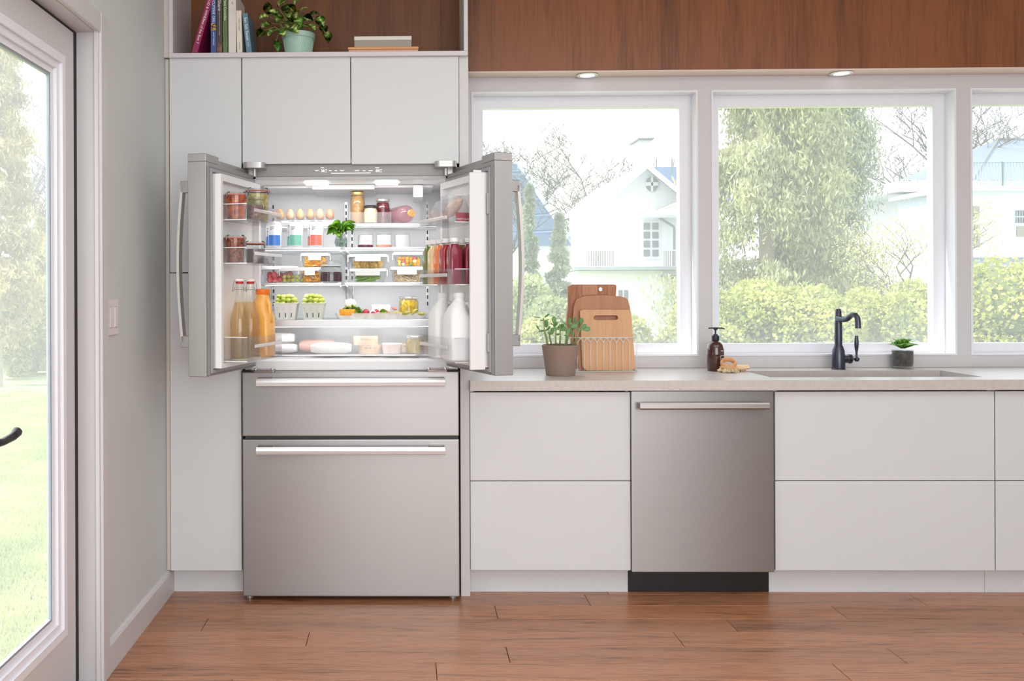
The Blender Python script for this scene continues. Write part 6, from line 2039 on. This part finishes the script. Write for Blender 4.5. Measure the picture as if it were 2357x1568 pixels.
def D2Y(d): return d+CAM.y
def gp_(px, d):            # ground point under pixel column px at depth d
    p = P(px, 665, D2Y(d))
    return Vector((p.x, p.y, ZG))
def bush_px(name, label, px0, px1, pytop, d, n, size, mat, seed, group=None, depth=0.8, lumps=10):
    a, b = P(px0, pytop, D2Y(d)), P(px1, pytop, D2Y(d))
    cz = (a.z+ZG)/2
    return bush(name, label, 'shrub', ((a.x+b.x)/2, D2Y(d)+depth, cz), ((b.x-a.x)/2, depth, (a.z-ZG)/2), n, size, mat, seed, group, lumps)
# ---------------------------------------------------------------- hedges close behind the windows
HG = 'shrubs behind the kitchen windows'
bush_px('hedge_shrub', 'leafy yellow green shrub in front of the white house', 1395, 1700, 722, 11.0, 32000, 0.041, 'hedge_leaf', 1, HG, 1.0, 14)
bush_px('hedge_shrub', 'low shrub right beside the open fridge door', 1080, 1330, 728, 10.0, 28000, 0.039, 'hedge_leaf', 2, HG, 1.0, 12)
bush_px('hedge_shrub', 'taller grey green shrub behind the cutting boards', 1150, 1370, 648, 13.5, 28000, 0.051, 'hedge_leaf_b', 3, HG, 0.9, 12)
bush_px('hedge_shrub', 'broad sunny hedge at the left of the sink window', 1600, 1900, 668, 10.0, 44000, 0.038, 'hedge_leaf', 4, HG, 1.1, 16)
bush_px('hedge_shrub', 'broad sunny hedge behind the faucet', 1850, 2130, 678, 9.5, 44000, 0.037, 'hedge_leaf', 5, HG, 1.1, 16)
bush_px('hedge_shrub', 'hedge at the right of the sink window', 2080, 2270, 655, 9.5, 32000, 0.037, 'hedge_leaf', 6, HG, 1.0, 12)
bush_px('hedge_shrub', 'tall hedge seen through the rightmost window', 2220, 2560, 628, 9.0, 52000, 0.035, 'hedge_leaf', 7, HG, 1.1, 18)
# ---------------------------------------------------------------- conifers
b = gp_(1765, 20)
conifer('weeping_spruce', 'large weeping spruce filling the left of the sink window', (b.x, b.y, ZG), 11.0, 2.2, 150000, 0.040, 'spruce', 11, 0.09, 2.2, 0.72)
b = gp_(1885, 21.5)
conifer('weeping_spruce', 'greyer spruce half hidden behind the large one', (b.x, b.y, ZG), 11.5, 1.55, 110000, 0.042, 'spruce_grey', 12, 0.10, 2.0, 0.7)
for px, d, hpx, rpx, sd_, lab in ((1218, 17, 425, 30, 13, 'narrow grey green conifer nearest the fridge door'), (1288, 17, 500, 42, 14, 'pointed grey green conifer in front of the blue roof')):
    b = gp_(px, d)
    h = P(px, hpx, D2Y(d)).z-ZG
    conifer('slim_conifer', lab, (b.x, b.y, ZG), h, rpx*d/2100*1.25, 22000, 0.05, 'spruce_grey', sd_, 0.04, 0.6, 0.9, 'slim conifers')
b = gp_(-6, 15.5)
conifer('garden_spruce', 'tall golden green spruce seen through the garden door', (b.x, b.y, ZG), 8.6, 0.72, 70000, 0.034, 'spruce_gold', 15, 0.12, 1.5, 0.40)
b = gp_(95, 19)
conifer('garden_conifer', 'small light conifer behind the garden spruce', (b.x, b.y, ZG), 3.2, 0.55, 14000, 0.04, 'spruce', 16, 0.05, 0.8, 0.6)
GG = 'shrubs along the lawn'
bush_px('garden_shrub', 'pale silvery shrub at the far edge of the lawn', -60, 70, 628, 16.5, 32000, 0.049, 'hedge_leaf_b', 21, GG, 1.0, 10)
bush_px('garden_shrub', 'pale shrub at the right end of the lawn edge', 40, 170, 640, 17.0, 28000, 0.049, 'hedge_leaf_b', 22, GG, 1.0, 10)
# ---------------------------------------------------------------- bare trees
bare_tree('bare tree beside the left edge of the first window', gp_(1165, 30), 8.4, 31, levels=7, thick=0.012)
bare_tree('tall bare tree left of the white house', gp_(1330, 36), 8.6, 32, levels=7, thick=0.014, buds=('spring_leaf', 3, 0.03, 0.25))
bare_tree('bare tree rising behind the white house gable', gp_(1405, 39), 9.0, 33, levels=7, thick=0.014, buds=('spring_leaf', 3, 0.03, 0.3))
bare_tree('bare tree at the right of the sink window', gp_(2085, 27), 9.5, 34, levels=7, thick=0.013)
bare_tree('young leafing tree in front of the pale villa', gp_(2105, 17), 4.2, 35, levels=5, buds=('spring_leaf', 14, 0.028, 0.16), spread=0.5)
bare_tree('bare tree above the villa roof in the right window', gp_(2330, 36), 11.0, 36, levels=7, thick=0.012, buds=('spring_leaf', 2, 0.035, 0.3))
bare_tree('bare tree behind the chimney', gp_(1545, 38), 10.0, 37, levels=5, buds=('spring_leaf', 8, 0.04, 0.35))
bare_tree('bare tree behind the garden spruce', gp_(100, 26), 8.0, 38, levels=7, lean=0.05)

# ---------------------------------------------------------------- white house with gable
def pbox(name, px0, px1, py0, py1, d, depth, mat, parent, bev=0.0):
    Y = D2Y(d)
    a, b = P(px0, py1, Y), P(px1, py0, Y)
    return box(name, (a.x, Y, a.z), (b.x, Y+depth, b.z), mat, parent, bev)
def ppoly(name, pts, d, depth, mat, parent):
    Y = D2Y(d)
    bm = bmesh.new()
    prism(bm, [(P(x, y, Y).x, P(x, y, Y).z) for x, y in pts], depth, 'Y', Y)
    return obj(name, bm, mat, parent)
def pquad(name, corners, th, mat, parent):
    """slab from 4 world points"""
    bm = bmesh.new()
    vs = [bm.verts.new(c) for c in corners]
    f = bm.faces.new(vs)
    bmesh.ops.solidify(bm, geom=[f], thickness=th)
    return obj(name, bm, mat, parent)
dA_ = 26.0
hA = thing('gabled_house', 'white gabled house with chimney and round attic window', 'house', gp_(1490, dA_+3))
ppoly('gable_wall', [(1412, 800), (1412, 452), (1490, 386), (1620, 490), (1620, 800)], dA_, 7.0, 'render_white', hA)
for x0, y0, x1, y1 in ((1376, 472, 1490, 374), (1490, 374, 1632, 490)):
    a, b = P(x0, y0, D2Y(dA_-0.6)), P(x1, y1, D2Y(dA_-0.6))
    a2, b2 = a+Vector((0, 7.5, 0)), b+Vector((0, 7.5, 0))
    s_ = pquad('roof_slope', [a, b, b2, a2], 0.16, 'slate_blue' if x0 > 1400 else 'render_white', hA)
    ppoly('bargeboard', [(x0, y0), (x1, y1), (x1, y1+14), (x0, y0+14)], dA_-0.62, 0.05, 'render_white', hA)
# main roof running back to the right, laid in courses
nC = 11
for k in range(nC):
    f0, f1 = k/nC, (k+1)/nC
    def rp(px, f):
        Y = D2Y(dA_+1.0+4.0*f)
        q = P(px, 480-(480-384)*1.0, Y)
        z = P(1600, 486, D2Y(dA_+1.0)).z*(1-f)+P(1600, 386, D2Y(dA_+5.0)).z*f
        return Vector((q.x, Y, z))
    pquad('roof_course', [rp(1488, f0), rp(1760, f0), rp(1760, f1)+Vector((0, 0, 0.03)), rp(1488, f1)+Vector((0, 0, 0.03))], 0.05, 'slate_blue', hA)
ch = pbox('chimney', 1472, 1500, 322, 420, dA_+0.8, 0.8, 'render_white', hA)
pbox('chimney_cap', 1468, 1506, 317, 320.5, dA_+0.6, 1.1, 'pipe_grey', ch)
# round window
Yw = D2Y(dA_)-0.03
c = P(1500, 424, Yw)
rw = 17*S(Yw)
bm = bmesh.new(); lathe(bm, [(0, 0), (rw, 0), (rw, 0.03), (0, 0.03)], seg=28)
rwn = obj('round_window', bm, 'window_grey', hA, Matrix.Translation(c) @ Matrix.Rotation(PI/2, 4, 'X') @ Matrix.Scale(0.82, 4, (1, 0, 0)), 'auto')
box('muntin', (c.x-0.03, Yw-0.05, c.z-rw), (c.x+0.03, Yw-0.02, c.z+rw), 'render_white', rwn)
box('muntin', (c.x-rw*0.82, Yw-0.05, c.z-0.05), (c.x+rw*0.82, Yw-0.02, c.z+0.05), 'render_white', rwn)
# grid window
wg = pbox('window', 1478, 1520, 508, 597, dA_-0.05, 0.06, 'render_white', hA)
for i in range(2):
    for j in range(4):
        x0 = 1482+i*20; y0 = 513+j*20.6
        pbox('pane', x0, x0+14, y0, y0+15.5, dA_-0.09, 0.03, 'window_grey', wg)
# terrace storey in front
tb = pbox('terrace_storey', 1332, 1640, 622, 800, dA_-3.0, 3.0, 'render_white', hA)
pbox('terrace_edge', 1322, 1645, 613, 622, dA_-3.3, 3.4, M('ledge_pale', (160, 166, 176), 0.7), hA)
pbox('terrace_pillar', 1333, 1350, 573, 613, dA_-3.0, 0.3, 'render_white', hA)
tr_ = pbox('terrace_rail', 1350, 1412, 575, 577.5, dA_-2.95, 0.06, 'render_white', hA)
for k in range(15):
    pbox('baluster', 1353+k*4.1, 1354.6+k*4.1, 577, 613, dA_-2.94, 0.04, M('baluster_grey', (140, 134, 130), 0.6), tr_)
tr2 = pbox('terrace_rail', 1526, 1620, 575, 577.5, dA_-2.95, 0.06, 'render_white', hA)
for k in range(10):
    pbox('baluster', 1528+k*5, 1529.4+k*5, 577, 613, dA_-2.94, 0.04, 'baluster_grey', tr2)
for x in (1424, 1437):
    w_ = pbox('lower_window', x, x+9, 668, 692, dA_-3.03, 0.05, 'window_grey', hA)
bm = bmesh.new()
Yq = D2Y(dA_)-0.12
tube(bm, [P(1512, 498, Yq), P(1551, 522, Yq), P(1552, 530, Yq), P(1552, 612, Yq)], 0.035, 6)
obj('drainpipe', bm, 'pipe_grey', hA)
bm = bmesh.new()
Yq = D2Y(dA_-3.0)-0.10
tube(bm, [P(1550, 640, Yq), P(1550, 722, Yq)], 0.035, 6)
obj('drainpipe', bm, 'pipe_grey', hA)
pbox('wall_canopy', 1534, 1562, 633, 637, dA_-3.5, 0.5, 'pipe_grey', hA); pbox('canopy_bracket', 1554, 1559, 637, 660, dA_-3.4, 0.4, 'pipe_grey', hA)
ppoly('porch_roof', [(1518, 484), (1568, 462), (1600, 484)], dA_-1.2, 1.0, M('roof_pink', (206, 186, 186), 0.8), hA)
pbox('porch_beam', 1496, 1600, 484, 495, dA_-1.25, 1.1, 'render_white', hA)
for px, lab in ((1514, 'satellite dish just right of the chimney'), (1550, 'satellite dish at the right edge of the first window')):
    c = P(px, 352, D2Y(dA_+2.0))
    t = thing('satellite_dish', lab, 'satellite dish', c, 'dishes on the white house')
    Mx = Matrix.Translation(c) @ Euler((1.35, 0.0, 0.35)).to_matrix().to_4x4()
    revolve('dish', [(0, 0), (0.14, 0.012), (0.24, 0.05), (0.25, 0.06), (0.14, 0.022), (0, 0.01)], (0, 0, 0), M('dish_pale', (222, 226, 234), 0.5), t, 24, Mx)
    bm = bmesh.new(); tube(bm, [c+Vector((0, 0.03, 0)), c+Vector((0, 0.15, -0.15)), c+Vector((0, 0.15, -0.62))], 0.02, 6)
    obj('mast', bm, 'pipe_grey', t)
# ---------------------------------------------------------------- house with the blue roof
dB_ = 33.0
hB = thing('blue_roof_house', 'house with a steep pale blue roof seen beside the fridge door', 'house', gp_(1200, dB_+3))
pbox('wall', 1020, 1308, 560, 760, dB_, 6.0, 'render_white', hB)
nC = 15
for k in range(nC):
    f0, f1 = k/nC, (k+1)/nC
    def rb_(f, side):
        Y = D2Y(dB_-0.4+3.2*f)
        py = 566-(566-380)*f
        px = (1322-(1322-1194)*f) if side else 1000
        return P(px, py, Y)
    pquad('roof_course', [rb_(f0, 0), rb_(f0, 1), rb_(f1, 1)+Vector((0, 0.0, 0.05)), rb_(f1, 0)+Vector((0, 0, 0.05))], 0.05, 'slate_blue', hB)
a, b = rb_(0, 1), P(1194, 380, D2Y(dB_+2.8))
bm = bmesh.new(); tube(bm, [P(1322, 566, D2Y(dB_-0.4)), P(1194, 379, D2Y(dB_+2.8))], 0.09, 6)
obj('verge', bm, 'slate_pale', hB)
# ---------------------------------------------------------------- pale villa on the right
dC_ = 24.0
hC = thing('pale_villa', 'pale villa with hipped roof and roof terrace railing at right', 'house', gp_(2330, dC_+3))
pbox('wall', 2122, 2640, 440, 800, dC_, 7.0, 'render_white', hC)
pbox('eave', 2066, 2660, 414, 441, dC_-0.5, 8.0, 'render_white', hC)
for cs in ([(2070, 415, -0.5), (2250, 415, -0.4), (2300, 322, 3.2), (2292, 322, 3.3)], [(2250, 415, -0.4), (2660, 415, -0.4), (2560, 326, 3.2), (2300, 322, 3.2)]):
    pquad('roof_slope', [P(x, y, D2Y(dC_+dd_)) for x, y, dd_ in cs], 0.08, 'slate_pale', hC)
bm = bmesh.new(); tube(bm, [P(2236, 415, D2Y(dC_-0.45)), P(2296, 321, D2Y(dC_+3.2)), P(2560, 325, D2Y(dC_+3.2))], 0.05, 6)
obj('ridge', bm, 'pipe_grey', hC)
bay = pbox('bay', 2190, 2640, 438, 800, dC_-2.2, 2.3, M('render_cool', (206, 216, 230), 0.8, var=0.02, scale=1), hC)
pbox('bay_cornice', 2180, 2650, 427, 439, dC_-2.4, 2.6, 'render_white', hC)
rl_ = pbox('terrace_rail', 2232, 2640, 372, 374, dC_-2.1, 0.05, 'rail_teal', hC)
for k in range(22):
    pbox('baluster', 2236+k*7, 2237.2+k*7, 374, 428, dC_-2.09, 0.03, M('baluster_pale', (150, 160, 166), 0.6), rl_)
for px in (2308, 2440):
    pbox('rail_post', px, px+2.2, 372, 428, dC_-2.12, 0.06, 'rail_teal', rl_)
for x0, x1, y0, y1 in ((2241, 2255, 474, 504), (2243, 2256, 517, 570), (2341, 2380, 520, 545)):
    f_ = pbox('window', x0-5, x1+4, y0-5, y1+4, dC_-2.24, 0.06, 'render_white', hC)
    pbox('pane', x0, x1, y0, y1, dC_-2.27, 0.04, M('pane_beige', (126, 122, 112), 0.3), f_)
for i in range(5):
    for j in range(2):
        pbox('vent_slat', 2340+i*6, 2342.5+i*6, 484+j*16, 497+j*16, dC_-2.25, 0.05, 'window_grey', hC)
for y0, y1, dd_ in ((588, 593, 0.5), (617, 621, 0.7), (624, 627, 0.9)):
    pbox('ledge', 2200, 2640, y0, y1, dC_-2.2-dd_, dd_, 'render_white' if y0 < 600 else M('ledge_blue', (150, 164, 178), 0.7), hC)
# ---------------------------------------------------------------- small shed behind the hedge
sh_ = thing('garden_shed', 'small white boarded shed between spruce and villa', 'shed', gp_(1985, 25.5))
pbox('shed_wall', 1962, 2010, 634, 760, 24.5, 2.0, 'render_white', sh_)
for k in range(6):
    pbox('board', 1961, 2011, 637+k*8, 643.5+k*8, 24.45, 0.05, 'render_white', sh_)
ppoly('shed_roof', [(1945, 640), (1965, 611), (2008, 611), (2020, 640)], 24.2, 2.6, 'slate_pale', sh_)
pbox('shed_window', 1974, 1990, 676, 690, 24.4, 0.05, 'window_grey', sh_)
# ---------------------------------------------------------------- house beyond the lawn
dD = 33.0
hD = thing('ribbed_roof_house', 'white house with a ribbed pale roof behind the garden spruce', 'house', gp_(110, dD+3))
ppoly('gable_wall', [(50, 700), (50, 580), (130, 455), (240, 600), (240, 700)], dD, 5.0, 'render_white', hD)
ppoly('verge', [(52, 560), (128, 446), (136, 452), (60, 572)], dD-0.4, 0.3, M('verge_grey', (120, 134, 130), 0.7), hD)
rf = pquad('roof_slope', [P(60, 450, D2Y(dD+0.5)), P(220, 440, D2Y(dD+0.5)), P(230, 378, D2Y(dD+4)), P(92, 380, D2Y(dD+4))], 0.1, 'slate_pale', hD)
for k in range(11):
    x0 = 62+k*14
    bm = bmesh.new(); tube(bm, [P(x0, 450, D2Y(dD+0.45))+Vector((0, 0, 0.05)), P(x0+26-k*1.2, 380, D2Y(dD+4))+Vector((0, 0, 0.05))], 0.05, 4)
    obj('roof_rib', bm, 'slate_pale', rf)
# ---------------------------------------------------------------- grass blades on the near lawn
rs = np.random.RandomState(77)
n = 26000
dd_ = 3.6+rs.uniform(0, 1, n)**1.3*11.0
pxx = rs.uniform(-60, 170, n)
gx = (pxx-935)/2100.0*dd_
pts = np.stack([gx, dd_+CAM.y, np.full(n, ZG+0.02)], 1)
pts = pts[pts[:, 0] < XW-0.4]
LEAFM('grass_blade', (134, 152, 82), (182, 188, 120), 1.5, 0.3)
gb = cloud('lawn_grass', pts, 0.014, 'grass_blade', None, 4.5, -2.5, 78, None)
tag(gb, 'short sunlit grass blades of the lawn outside the door', 'grass', None, 'stuff')
